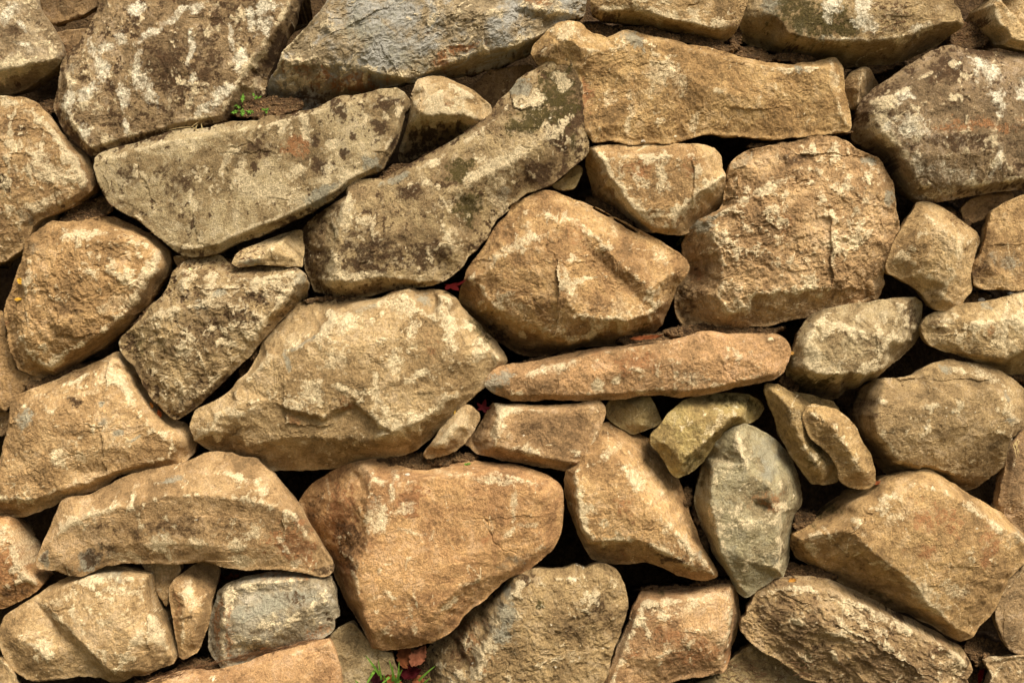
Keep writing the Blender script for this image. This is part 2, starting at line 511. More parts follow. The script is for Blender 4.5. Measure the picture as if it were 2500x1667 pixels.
    for ptxt in s['patches'].split(';'):
        w = ptxt.split()
        if not w: continue
        t = TILES[w[1]]; v = [float(q_) for q_ in w[2].split(',')]
        cx, cz, _ = conv((t[0] + v[0] * t[2], t[1] + v[1] * t[2], None))
        rx, rz = v[2] * t[2] / 1000.0, v[3] * t[2] / 1000.0
        an = math.radians(-(v[4] if len(v) > 4 else 0)); st = v[5] if len(v) > 5 else 1.0
        dx, dz = wx - cx, wz - cz
        e = np.sqrt(((dx * math.cos(an) + dz * math.sin(an)) / rx) ** 2 + ((-dx * math.sin(an) + dz * math.cos(an)) / rz) ** 2)
        nz_ = 0.7 * fbm(X / 0.045, Z / 0.045, seed + 45, 3, 0.7) + 0.6 * fbm(X / 0.015, Z / 0.015, seed + 46, 3, 0.9)
        f = sstep(1.40, 0.35, e + 1.35 * nz_ + 0.5 * n2) * st * {'speck': 0.7, 'cream': 0.74}.get(w[0], 1.0) * np.clip(0.85 + 1.1 * n1 + 0.35 * n3, 0.2, 1)
        k = w[0]
        if k in ('dark', 'rust', 'moss'): f = f * np.clip(0.85 + 1.5 * stip, 0.2, 1)
        if k.startswith('-'): masks[k[1:]] = masks[k[1:]] * (1 - f)
        else:
            masks[k] = np.maximum(masks[k], f)
            if k in ('grey',):
                for o_ in ('cream', 'dark', 'rust'): masks[o_] = masks[o_] * (1 - 0.8 * f)
    # mesh ----------------------------------------------------------------
    ids = -np.ones(X.shape, np.int64)
    c = [ok[:-1, :-1], ok[:-1, 1:], ok[1:, 1:], ok[1:, :-1]]
    cnt = sum(k_.astype(int) for k_ in c)
    lin_id = np.arange(X.size).reshape(X.shape)
    cid = [lin_id[:-1, :-1], lin_id[:-1, 1:], lin_id[1:, 1:], lin_id[1:, :-1]]
    full = cnt == 4
    quads = np.stack([k_[full] for k_ in cid], 1)
    trl = []
    three = cnt == 3
    for miss in range(4):
        mm = three & ~c[miss]
        trl.append(np.stack([cid[(miss + 1) % 4][mm], cid[(miss + 2) % 4][mm], cid[(miss + 3) % 4][mm]], 1))
    tris = np.concatenate(trl)
    used = np.unique(np.concatenate([quads.ravel(), tris.ravel()]))
    remap = -np.ones(X.size, np.int64); remap[used] = np.arange(len(used))
    quads = remap[quads]; tris = remap[tris]
    vx, vz, vh = Xs.ravel()[used], Zs.ravel()[used], H.ravel()[used]
    nv = len(used)
    e = np.concatenate([np.stack([quads[:, i], quads[:, (i + 1) % 4]], 1) for i in range(4)] +
                       [np.stack([tris[:, i], tris[:, (i + 1) % 3]], 1) for i in range(3)])
    key = e[:, 0] * nv + e[:, 1]; rkey = e[:, 1] * nv + e[:, 0]
    be = e[~np.isin(key, rkey)]
    bv = np.unique(be)
    gz, gx = np.gradient(blur(sd, np.ones_like(sd), 2))
    g = np.stack([gx.ravel()[used][bv], gz.ravel()[used][bv]], 1)
    g /= np.maximum(np.linalg.norm(g, axis=1, keepdims=True), 1e-6)
    T = (s['T'] / 1000.0) if s['T'] else float(np.clip(1.5 * W, 0.07, 0.30))
    bx, bz, bh = vx[bv], vz[bv], vh[bv]
    ccx, ccz = bx.mean(), bz.mean()
    allv = [np.stack([vx, -vh, vz], 1)]; cur = np.full(nv, -1); cur[bv] = bv
    qs = [quads]; prev = cur; base_n = nv
    hmin = float(np.minimum(bh.min(), 0))
    mask_idx = [np.arange(nv)]
    for f_, inw in ((0.06, 0.0006), (0.18, 0.003), (0.38, 0.06 * W), (0.65, 0.16 * W), (1.0, 0.34 * W)):
        hh = bh - f_ * (bh - (hmin * 0.6 - T)) if False else bh - f_ * T
        nn = fbm(bx / 0.05 + hh * 9, bz / 0.05 + hh * 7, seed + 60, 3) * (0.006 if f_ > 0.1 else 0.001)
        px = bx + g[:, 0] * (inw + nn); pz = bz + g[:, 1] * (inw + nn)
        new = np.full(nv, -1); new[bv] = base_n + np.arange(len(bv)); base_n += len(bv)
        allv.append(np.stack([px, -hh, pz], 1)); mask_idx.append(bv)
        qs.append(np.stack([prev[be[:, 1]], prev[be[:, 0]], new[be[:, 0]], new[be[:, 1]]], 1))
        prev = new
    cap = base_n
    allv.append(np.array([[ccx, float(np.mean(-bh)) + T * 1.05, ccz]]))
    tri_all = np.concatenate([tris, np.stack([prev[be[:, 1]], prev[be[:, 0]], np.full(len(be), cap)], 1)])
    V = np.concatenate(allv)
    V[:, 1] -= d
    loc = (float(ccx), float(-d), float(ccz))
    V = V - np.array(loc)
    me = new_mesh('stone', V, np.concatenate(qs), tri_all, smooth=False)
    mi = np.concatenate(mask_idx + [np.array([bv[0]])])
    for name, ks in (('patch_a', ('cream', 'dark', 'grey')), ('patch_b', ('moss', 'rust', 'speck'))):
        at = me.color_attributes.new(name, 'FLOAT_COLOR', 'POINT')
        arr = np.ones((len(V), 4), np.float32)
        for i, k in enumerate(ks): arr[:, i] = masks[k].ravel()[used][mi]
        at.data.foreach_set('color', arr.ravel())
    o = link('stone', me, stone_material(s['A'], s['B'], seed, s['grain']), parent, loc)
    if s['label']: o['label'] = s['label']
    return o

# ------------------------------------------------------------------ the stones of the wall, surveyed one by one
# outline and ridge readings: sheet, then x,y[,mm proud of the stone's rim]
PALE = dict(A=(196, 166, 118), B=(166, 130, 82))
TAN = dict(A=(180, 146, 96), B=(150, 113, 66))
ORANGE = dict(A=(190, 138, 78), B=(160, 108, 54))
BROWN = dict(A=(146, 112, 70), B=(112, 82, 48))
DKGREY = dict(A=(136, 114, 82), B=(100, 78, 50))
GREY = dict(A=(160, 155, 136), B=(130, 122, 100))
OLIVE = dict(A=(160, 138, 82), B=(126, 104, 56))

stone('a1 -220,-120 200,-120 215,0 262,80 330,180 385,290 392,345,-4 388,385,-25 330,445,-40 250,510,-60 150,570,-70 60,600,-75 -220,625,-80',
      ridges='a1 -220,470,12 0,452,12 150,418,10 300,388,8 385,350,2', A=(168, 148, 114), B=(138, 114, 80), cr=0.62, dk=0.35, R=9, chip=0.5, soft=3,
      patches='speck a1 40,110,45,70,30; speck a1 150,290,80,35,10; speck a1 150,160,60,25,40; dark a1 80,200,120,60,0,0.5',
      label='flat pale-blotched grey stone at the top corner, dark underside')
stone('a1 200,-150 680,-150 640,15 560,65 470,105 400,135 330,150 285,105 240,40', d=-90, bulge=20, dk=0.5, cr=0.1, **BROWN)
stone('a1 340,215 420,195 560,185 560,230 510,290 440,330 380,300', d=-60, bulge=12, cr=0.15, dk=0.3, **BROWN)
stone('a1 640,-180 1960,-180,-30 1905,0,-36 1880,70,-40 1850,150,-44 1815,230,-50 1790,320,-56 1740,420,-58 1700,520,-58 1685,600,-55 1560,640,-45 1480,710,-36 1415,775,-25 1300,790,-22 1100,835,-22 850,905,-25 700,955,-28 575,990,-30 530,950,-28 480,905,-28 410,830,-30 375,760,-32 352,690,-35 360,600,-35 375,520,-30 390,420,-25 430,340,-20 500,280,-15 560,190,-12 610,100,-12 640,20,-12',
      ridges='a1 1900,-120,8 1850,20,10 1790,150,10 1700,270,10 1600,400,10 1510,510,10 1460,640,10 1420,735,6; a1 1420,735,6 1200,768,10 900,852,10 700,898,10 575,945,6; a1 480,370,10 425,500,12 408,690,12 470,800,12 575,945,6; a1 700,60,12 560,290,10 480,370,10; a1 900,300,20 1300,200,20 1200,600,18 700,650,18',
      A=(146, 120, 82), B=(106, 80, 48), cr=0.46, dk=0.6, chip=0.55, rough=0.8, R=8, bulge=3, soft=4,
      patches='speck a1 640,400,45,130,-25; speck a1 690,310,60,40,0; speck a1 940,250,110,30,-35; speck a1 1120,120,130,28,-32; speck a1 1280,60,80,28,-30; speck a1 890,440,38,130,0; speck a1 960,580,45,100,-30; speck a1 1230,330,22,150,5; speck a1 1230,500,35,40; speck a1 1480,240,20,130,-12; speck a1 1540,390,45,80,20; speck a1 1610,100,28,120,-5; speck a1 1700,160,60,110,-10; speck a1 1690,50,70,60; speck a1 440,660,50,100,10; speck a1 560,600,90,40,-35; speck a1 800,640,30,130,0; speck a1 810,790,25,70,0; speck a1 540,850,60,50,40; speck a1 790,250,40,60; speck a1 900,60,70,60; speck a1 1420,590,90,35,-30; speck a1 1330,690,110,30,-30; grey a1 480,450,50,40,0,0.6; dark a1 1100,480,160,200,0,0.7; dark a1 1330,400,120,200,0,0.6',
      label='large tilted dark stone streaked with white lichen')
stone('a1 -220,590 0,618 80,622 160,625 230,660,-8 290,720,-15 350,790,-22 400,860,-30 450,920,-40 500,960,-45 550,990,-48 580,1040,-48 590,1100,-48 600,1170,-40 575,1215,-25 520,1260,-22 480,1290,-22 430,1320,-22 320,1370,-20 250,1400,-18 200,1440,-18 a2 190,175,-20 165,225,-22 120,295,-25 50,345,-28 -220,440,-30',
      ridges='a1 120,680,12 260,740,18 370,880,20 450,1000,22 520,1120,20 560,1190,8; a1 560,1190,8 430,1270,14 250,1350,14 120,1440,14; a1 -100,900,25 200,1050,28 100,1250,25',
      A=(184, 148, 96), B=(152, 112, 64), cr=0.62, dk=0.3, pit=0.5, R=22, chip=0.9,
      patches='dark a1 60,1180,70,60,0,0.8; dark a1 90,830,130,70,0,0.4; cream a1 270,990,60,80,0; cream a1 330,1110,120,60,0; cream a1 300,1290,200,30,-25; grey a1 180,1390,60,60,0,0.5',
      label='rounded tan stone cut by the edge, under the corner stone')
stone('a2 185,170 200,90 330,40 350,110 260,160 200,195', d=-55, cr=0.2, **TAN)
stone('a1 598,1060 605,1010 640,980 700,960 900,905 1100,840 1200,822 1330,822 1400,792 1500,780 1640,775 1700,745 1850,735 b1 330,720 420,705 510,660 600,620 700,610 800,590 850,570 920,575 960,562 1010,590 1050,650,-6 1045,690,-10 1010,720,-14 995,800,-20 975,870,-22 950,930,-22 910,1000,-22 870,1080,-20 800,1110,-20 720,1140,-20 640,1200,-24 580,1250,-28 500,1300,-30 400,1350,-32 300,1400,-34 200,1450,-36 100,1490,-36 0,1530,-36 a2 1500,245,-36 1400,300,-34 1300,325,-30 1180,325,-20 1120,290,-12 1060,240 1000,190 940,140 860,85 780,40 720,0 a1 700,1290 650,1210 620,1140',
      ridges='b1 1000,700,6 960,850,8 840,1060,8 640,1165,8 560,1225,8 370,1325,8 200,1400,8 0,1475,8 a2 1400,250,8 1200,285,4; a1 700,1010,10 1100,900,16 1700,800,16 b1 600,660,14 900,620,8',
      A=(186, 166, 122), B=(132, 108, 68), cr=0.54, dk=0.5, ru=0.12, chip=0.5, rough=0.9, R=12, bulge=8, soft=3, sp=0.1,
      patches='cream a1 1455,1020,30,95,28; cream a1 1560,1130,60,120,-10; cream b1 350,1080,40,40; cream b1 560,930,50,40; cream b1 380,810,40,90,-20; cream b1 150,1250,140,80,-20,0.7; rust b1 330,930,90,80,0,0.8; dark b1 590,720,70,70,0,1; dark b1 440,890,40,40,-60,1; dark b1 680,860,25,30,0,1; dark b1 480,1060,80,60,20,1; dark b1 640,1000,30,40,0,1; dark b1 840,810,60,60,0,0.9; dark b1 900,660,80,50,0,0.8; grey b1 800,1050,80,60,-20; grey b1 480,1240,130,40,-28; dark a1 1150,1150,120,120,0,0.55; dark a1 800,1120,90,60,0,0.5; dark a1 1650,960,110,60,0,0.5',
      label='long olive-tan slab below the lichen-streaked stone, rusty dark spots at one end')
stone('b1 225,345 240,320 330,240 400,160 450,90 520,10 600,-180 2200,-180 2170,20 2150,95,-15 2060,122,-20 1960,145,-20 1920,190,-20 1880,240,-30 1850,300,-60 1700,385,-75 1500,450,-85 1300,485,-85 1150,495,-40 1090,512,-25 950,545,-50 830,565,-75 700,610,-95 580,640,-95 470,665,-95 380,695,-95 300,685,-90 250,630,-80 130,590,-70 150,510,-50 190,440,-35 210,390,-12',
      ridges='b1 225,372,4 300,375,8 400,390,12 560,410,14 640,405,14 740,412,14 830,458,14 1000,498,12 1090,492,8 1180,452,10 1320,402,10 1450,350,10 1700,290,10 1860,232,5; b1 200,520,-30 330,500,-22 480,520,-22 560,470,-12 620,535,-22 750,560,-28; b1 520,140,22 560,280,24 640,390,14; b1 560,280,24 800,200,30 1000,120,28 1300,60,30 1640,60,25; b1 1690,30,6 1780,85,2 1950,140,-4; b1 1860,50,16 1960,62,16 2091,75,12; b1 1000,120,28 1080,300,22 1300,300,18 1640,200,20; b1 700,300,26 830,380,20',
      A=(152, 158, 152), B=(164, 144, 108), cr=0.42, dk=0.28, gr=0.15, ru=0.3, chip=2.2, rough=1.4, R=8, bulge=2, soft=2, strat=25, sp=0.1, wob=6,
      patches='rust b1 1280,370,90,35,-30,0.75; rust b1 1400,310,130,30,-10,0.7; rust b1 600,500,250,60,5,0.7; dark b1 400,590,260,60,10,0.6; dark b1 1500,440,350,60,-15,0.8; rust b1 330,430,120,60,0,0.5; grey b1 760,200,200,120,0,0.7; grey b1 1000,380,200,90,0,0.6',
      label='large fractured blue-grey stone at the top of the wall')
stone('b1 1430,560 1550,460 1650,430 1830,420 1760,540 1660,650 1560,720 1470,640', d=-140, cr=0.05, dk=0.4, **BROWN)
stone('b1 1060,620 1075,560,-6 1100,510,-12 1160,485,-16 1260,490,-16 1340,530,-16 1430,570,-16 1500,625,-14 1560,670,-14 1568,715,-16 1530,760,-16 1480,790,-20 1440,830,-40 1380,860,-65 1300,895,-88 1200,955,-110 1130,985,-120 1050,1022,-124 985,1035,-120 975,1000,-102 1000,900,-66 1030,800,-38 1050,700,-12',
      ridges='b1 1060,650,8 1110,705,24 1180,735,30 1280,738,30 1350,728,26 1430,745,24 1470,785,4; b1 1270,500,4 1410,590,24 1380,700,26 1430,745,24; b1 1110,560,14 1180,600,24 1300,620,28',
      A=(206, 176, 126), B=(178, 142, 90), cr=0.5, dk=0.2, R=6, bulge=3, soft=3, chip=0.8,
      patches='dark b1 1180,890,250,130,-25,0.7; grey b1 1150,570,60,60,0,0.3; rust b1 1280,660,60,60,0,0.4',  # the dark patch paints shade onto the down-facing lower face
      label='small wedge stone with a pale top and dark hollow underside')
stone('c1 360,400,-8 430,385,-6 500,373,-4 522,440 578,545 577,640 592,760 607,840 612,960 600,985,-6 540,1040,-12 470,1110,-14 400,1160,-16 330,1195,-16 220,1230,-18 150,1280,-20 90,1330,-22 40,1390,-24 0,1430,-26 b2 1690,20,-26 1600,90,-26 1560,150,-26 1540,210,-26 1480,270,-24 1410,330,-22 1385,385,-20 1320,440,-20 1250,485,-24 1200,508,-30 1100,522,-38 1000,525,-42 900,545,-46 830,565,-50 740,585,-55 640,598,-60 560,592,-65 480,558,-68 440,548,-70 410,480,-72 380,400,-74 370,330,-76 355,250,-76 355,170,-74 400,110,-66 460,60,-56 560,0,-36 b1 640,1250,-20 650,1200,-10 720,1152,-10 800,1145,-14 870,1150,-16 930,1120,-18 1030,1060,-20 1150,1000,-22 1270,930,-22 1390,850,-22 1500,760,-24 1580,700,-24 1620,640,-24 1690,580,-24 1730,520,-20 1800,470,-16 1850,450,-12',
      ridges='b1 655,1190,8 625,1290,20 b2 610,60,22 590,200,22 560,330,20 552,450,14 530,485,8; b2 530,485,8 640,492,18 750,478,18 850,468,18 1000,473,16 1100,492,12 1200,488,6; b1 1790,490,8 1745,590,16 1600,760,18 1400,900,18 1200,1020,18 900,1160,12; b1 1300,1230,34 1500,1130,36 1750,1010,34 1990,850,28; b2 900,200,32 1250,120,30; b2 1080,290,24 1300,240,24',
      A=(170, 146, 100), B=(114, 88, 52), cr=0.44, dk=0.5, mo=0.26, chip=0.9, rough=1.2, R=9, bulge=3, soft=4, sp=0.12,
      patches='moss b1 1990,620,120,200,10; moss b1 1370,1110,110,100,-35; moss b1 1430,1300,80,130,20; moss b1 1730,820,90,60,0,0.8; dark c1 450,760,170,230,0,1; moss b1 1820,760,130,110,-20,0.9; dark b2 780,330,260,130,0,0.7; dark c1 300,1120,120,70,-20,0.8; cream b1 1500,1120,260,45,-38; cream b1 1750,980,160,45,-35; cream b1 1830,640,70,60; cream c1 450,510,60,50,40; cream b1 1600,1260,60,160,-25,0.7; grey b1 1760,560,60,60,-30,0.9; grey b1 980,1130,110,25,-25,0.9; dark b2 1150,330,160,90,0,0.7; dark b2 700,300,140,160,0,0.45; cream b2 700,450,200,25,0,0.8; dark b1 1040,1240,80,60,0,0.7; dark b2 480,380,80,200,15,0.4; cream b2 660,90,40,120,10,0.6; grey b1 1650,1230,60,50,0,0.5',
      label='long curved boomerang-shaped stone, moss-stained, leaning up to the right')
stone('c1 255,345,-30 270,300,-30 320,240,-25 360,190,-22 420,150,-20 490,135,-18 560,150,-18 600,185,-18 660,215,-20 740,245,-22 800,215,-28 850,200,-30 1000,225,-30 1150,255,-30 1250,285,-30 1380,300,-32 1500,340,-32 1600,370,-32 1700,392,-32 1800,408,-32 1950,415,-32 d1 640,408,-32 760,402,-34 870,365,-40 905,380,-40 925,420,-38 940,480,-36 945,570,-34 965,650,-34 985,740,-30 990,800,-22 980,830,-18 900,845,-14 800,860,-12 650,867,-12 540,887,-12 440,882,-10 330,866,-10 200,866,-8 100,852,-8 c1 1350,850,-8 1250,880,-8 1180,905,-6 1100,915 1000,905 880,922 760,892 690,902 650,902 610,850 600,800 590,700 560,500 480,400 330,430,-25 290,390,-30',
      ridges='c1 800,240,6 1000,248,8 1250,300,8 1500,368,8 1700,412,8 1930,432,8 d1 700,425,8 862,428,6; d1 862,428,6 880,560,10 915,670,10 958,772,6; c1 330,350,14 420,240,22 520,250,26 620,320,22 570,440,14; c1 700,330,14 860,300,14 930,420,6 900,560,8 980,700,10 1060,760,14; c1 1100,420,20 1400,560,22 1700,640,16; c1 620,838,8 740,800,10 840,808,8 890,842,4',
      A=(186, 148, 90), B=(156, 114, 58), cr=0.34, dk=0.18, ru=0.22, chip=1.0, rough=1.1, R=10, bulge=4, soft=3, sp=0.15,
      patches='cream c1 1080,480,110,140,15,0.8; cream c1 1180,520,70,120,-10,0.6; cream c1 880,720,25,140,0,0.8; cream c1 1300,780,40,90,0,0.7; grey c1 910,260,90,60,30; grey d1 650,440,45,40,0; cream c1 480,200,100,60,20,0.7; cream c1 740,620,60,60,0,0.6; rust c1 600,600,60,120,0,0.7; dark c1 350,340,80,80,0,0.4; cream d1 890,500,25,200,-8,0.7',
      label='long ochre block with a pale top edge, second from the top')
stone('c1 620,-180 1660,-180 1640,-40 1625,20 1605,100,-8 1570,170,-20 1540,220,-40 1480,265,-55 1350,240,-60 1200,205,-60 1080,190,-65 950,160,-70 820,145,-65 710,130,-45 650,80,-22 632,0,-8',
      ridges='c1 655,30,6 690,62,10 780,90,14 900,75,14 1000,85,14 1090,122,16 1180,165,8 1400,195,8 1530,165,0; c1 800,-60,24 900,10,24', A=(190, 156, 104), B=(158, 122, 72), cr=0.45, dk=0.25, R=14, chip=1.2, soft=4, mo=0.08,
      patches='dark c1 800,120,200,40,10,0.6; cream c1 1300,90,40,40; cream c1 1090,100,60,60,30,0.6',
      label='tan stone at the top edge above the ochre block')
stone('d1 330,-180 1620,-180 1640,20,-5 1690,70,-8 1705,150,-20 1690,180,-30 1620,225,-60 1530,285,-75 1450,335,-80 1360,372,-85 1290,402,-90 1130,432,-95 1000,425,-95 930,430,-95 890,385,-90 800,375,-90 700,382,-90 580,355,-90 450,315,-90 350,285,-85 290,250,-70 285,190,-55 300,110,-40 330,50,-30',
      ridges='d1 530,-120,12 512,100,16 600,215,18 680,238,20 830,262,20 1000,262,20 1200,256,20 1360,232,18 1450,182,14 1660,140,2; d1 900,60,28 1300,60,26',
      A=(164, 138, 92), B=(130, 102, 60), cr=0.25, dk=0.25, mo=0.2, chip=0.8, R=10, bulge=3, soft=3,
      patches='moss d1 740,130,250,130,10; moss d1 900,200,160,60,0; moss d1 650,40,120,100,0,0.8; speck d1 845,45,60,50,-20; speck d1 1050,60,60,80,0; speck d1 1050,150,70,80,-30; speck d1 820,140,35,50,-40; speck d1 1110,190,30,60,0; speck d1 1420,190,120,25,-20,0.8; grey d1 470,40,70,90,0,0.9; grey d1 670,190,60,50,0,0.7; dark d1 1250,120,110,130,0,0.35; -cream d1 400,200,140,130; speck d1 1000,262,450,18,0,0.6',
      label='moss-covered stone with white lichen flecks at the top edge')
stone('d1 1745,90,-90 1850,10,-70 1890,-180,-40 2330,-180 2330,360 2150,325,-10 2060,305,-18 1960,285,-35 1860,295,-95 1780,245,-105 1740,160,-105', ridges='d1 1905,-180,18 1905,30,20 1915,130,20 1940,240,18 2010,270,18 2330,300,18',
      A=(208, 176, 122), B=(184, 146, 92), cr=0.4, dk=0.08, R=8, chip=0.7, soft=3, patches='dark d1 1830,160,90,140,0,0.55', label='pale tan block cut by the top corner')
stone('d1 945,520,-14 990,460,-12 1060,432,-10 1110,440,-25 1140,490,-50 1170,550,-65 1100,615,-65 1060,665,-55 1020,705,-45 990,690,-35 970,620,-25 945,560,-18', ridges='d1 1063,440,14 1050,560,22 1027,690,4', d=-40, R=5, soft=2, cr=0.35, dk=0.2, **TAN,
      label='small upright wedge stone between the ochre block and the dark boulder')
stone('d1 1035,740,-45 1028,700,-45 1060,640,-42 1150,560,-38 1250,490,-34 1330,440,-34 1400,390,-34 1500,330,-32 1580,300,-30 1650,295,-28 1750,315,-25 1900,332,-25 2050,350,-25 2330,380,-25 2330,1150,-30 2091,1200,-32 1950,1215,-34 1850,1232,-34 1700,1262,-32 1570,1282,-28 1450,1287,-30 1380,1255,-50 1290,1200,-70 1250,1130,-70 1220,1070,-70 1190,1010,-72 1120,970,-72 1040,920,-70 1000,880,-65 1005,820,-55',
      ridges='d1 1130,740,14 1170,850,22 1270,950,26 1330,1080,28 1430,1205,18; d1 1430,1205,18 1550,1185,24 1820,1180,20 2330,1100,14; d1 1200,650,26 1450,490,30 1650,390,26 2100,420,20; d1 1400,760,42 1700,600,46 1950,620,44; d1 1450,1000,42 1900,960,48',
      A=(136, 112, 80), B=(98, 76, 50), cr=0.46, dk=0.52, chip=0.7, rough=1.1, R=16, bulge=10, sp=0.06,
      patches='speck d1 1820,480,130,90,20; speck d1 1880,650,60,90,-10; speck d1 1330,830,140,80,10,0.8; speck d1 1290,640,80,40,-40,0.8; speck d1 1600,1130,230,90,0,0.55; speck d1 1880,1050,30,120,20,0.7; speck d1 1390,1040,40,90,-10,0.7; speck d1 2060,610,50,60; speck d1 1550,1230,140,30,-8,0.7; dark d1 1600,460,150,110,-20,0.8; dark d1 1150,720,110,120,0,0.6; rust d1 1750,830,330,50,-2,0.6; grey d1 2060,510,60,50,0,0.6; dark d1 1650,920,300,60,0,0.6; grey d1 1090,850,60,70,0,0.4',
      label='big dark boulder with white lichen, cut by the edge')
stone('d1 205,1100,-30 220,1040,-28 270,1000,-26 330,960,-25 430,935,-25 560,910,-25 680,890,-22 780,868,-20 890,868,-18 960,905,-16 1020,950,-14 1100,980,-12 1170,1015,-10 1220,1080,-10 1250,1150,-12 1270,1220,-12 1276,1300,-14 1272,1330,-14 1288,1400,-14 1302,1465,-14 d2 1270,200,-18 1240,300,-24 1210,400,-34 1200,500,-45 1160,590,-50 1050,622,-42 900,652,-36 780,682,-32 700,712,-32 560,747,-34 450,772,-36 360,768,-40 250,792,-44 100,782,-55 0,752,-65 c2 1240,790,-70 1190,720,-76 1170,620,-76 1180,520,-74 1240,450,-70 1265,400,-68 1222,310,-66 1215,250,-60 1270,150,-46 1330,95,-36 1400,60,-30 1460,30,-28 c1 1480,1310,-40 1490,1240,-42 1500,1160,-40',
      ridges='d1 60,1405,10 200,1330,20 340,1252,24 480,1192,28 640,1165,30 700,1080,26 800,1000,20 900,930,12; c2 1400,110,12 1420,180,24 1450,300,28 1520,450,30 1440,560,26 1530,700,14; d1 500,1330,44 900,1250,44 1100,1150,34; d2 400,300,48 800,250,48 1050,180,38; d2 400,560,38 850,520,36; d1 330,1050,8 560,1010,12 760,980,14',
      A=(188, 150, 100), B=(150, 110, 66), cr=0.52, dk=0.2, ru=0.3, pitscale=0.075, pit=1.15, chip=1.5, rough=1.4, R=16, bulge=6, soft=4, wob=4,
      patches='dark d1 620,1010,130,50,10,0.5; grey d1 1110,1030,70,40,30,0.9; grey d1 40,1440,60,50,0,1; grey c2 1420,70,60,20,-20,0.9; grey d1 1230,1270,40,40,0,0.8; grey d1 300,1020,80,40,-20,0.6; -cream c2 1330,450,110,300; -cream d2 950,450,220,100; dark c2 1270,620,70,150,0,0.4; -cream d1 400,1080,200,110; cream d1 450,1200,180,22,-25,0.9; cream d2 900,240,180,40,-10,0.8',
      label='large knobbly orange-brown boulder with scalloped crests')
stone('c1 620,950,-30 680,930,-16 850,925,-14 1000,925,-14 1150,925,-14 1340,922,-14 1420,950,-14 1460,1000,-16 1470,1070,-18 1500,1120,-22 1490,1170,-30 1470,1300,-55 1420,1340,-60 1370,1390,-60 1320,1420,-58 1260,1480,-50 1220,1495,-42 1100,1490,-30 1030,1482,-30 950,1455,-60 900,1425,-90 800,1370,-120 700,1310,-125 650,1250,-120 630,1150,-95 600,1050,-60',
      ridges='c1 660,955,6 705,1010,26 760,1130,30 830,1240,30 900,1340,28 945,1435,10 1050,1468,8 1150,1460,8; c1 1490,1120,4 1380,1190,24 1260,1290,26 1180,1390,22 1150,1460,8; c1 900,1000,30 1300,1000,30',
      A=(206, 168, 112), B=(176, 132, 78), cr=0.48, dk=0.1, R=10, bulge=4, soft=4, chip=0.8,
      patches='cream c1 1080,1130,50,130,0,0.8; rust c1 960,1070,110,80,0,0.5; rust c1 1280,1080,90,70,0,0.45; cream c1 920,1340,60,60,40,0.7; cream c1 1240,1340,150,20,-40,0.7; dark c1 730,1250,120,200,20,0.35',
      label='pale tan wedge-shaped stone below the ochre block')
stone('b2 1390,490,-40 1410,420,-40 1470,340,-38 1540,250,-36 1590,150,-36 1680,50,-34 b1 1700,1310,-34 1780,1260,-30 1880,1220,-26 c1 340,1215,-22 420,1230,-20 500,1270,-18 600,1300,-18 680,1340,-18 780,1390,-18 860,1440,-18 940,1490,-18 c2 640,10,-18 720,50,-18 810,90,-18 880,130,-18 960,170,-18 1050,220,-18 1130,270,-18 1200,310,-18 1245,350,-18 1264,400,-20 1240,460,-26 1190,510,-34 1160,580,-44 1140,640,-52 1110,700,-60 1090,770,-70 1040,812,-82 950,852,-86 850,892,-90 750,905,-94 640,895,-96 550,908,-98 480,932,-104 400,947,-115 300,967,-125 240,967,-130 160,942,-132 100,905,-130 30,855,-125 b2 1500,755,-115 1440,715,-100 1380,655,-80 1355,605,-65 1370,540,-50',
      ridges='b2 1430,470,6 1500,500,10 1540,600,14 c2 0,655,18 150,715,24 300,780,26 420,850,20 500,885,4 620,850,10 760,740,50; c2 -40,420,26 100,290,42 250,215,48 380,190,50 430,120,44 460,60,30; c2 520,40,14 590,150,34 700,225,46 790,330,48 880,430,52 1020,530,50 1110,470,34 1200,400,10; c2 560,220,36 640,310,34 730,400,34 860,500,36 960,600,34 990,660,32; c2 300,420,60 480,430,62 470,600,62 250,640,48; c2 560,700,52 700,725,56 870,738,52 1000,700,36 1090,640,6; c2 600,460,44 720,560,42 860,620,46; c2 100,480,44 120,600,36',
      A=(188, 146, 88), B=(156, 110, 60), cr=0.40, dk=0.14, ru=0.2, chip=1.3, rough=1.3, R=12, bulge=2, soft=3, sp=0.05,
      patches='cream c2 580,490,130,12,-15; cream c2 200,250,200,40,-22,0.7; cream c2 500,560,40,60,0,0.7; cream c2 820,660,140,60,0,0.5; cream c2 1080,340,70,60,40,0.7; dark b2 1560,850,130,120,0,0.5; moss c2 1000,800,120,40,-30,0.5; cream c2 780,160,40,40,0,0.6; rust c2 550,180,120,80,40,0.4; cream c2 150,650,110,25,15,0.6',
      label='big angular ochre boulder with sharp ridges near the middle')
stone('c1 390,1185 470,1120 540,1055 580,1070 565,1130 530,1195 480,1210 420,1205', d=-60, R=8, cr=0.2, dk=0.3, **OLIVE)
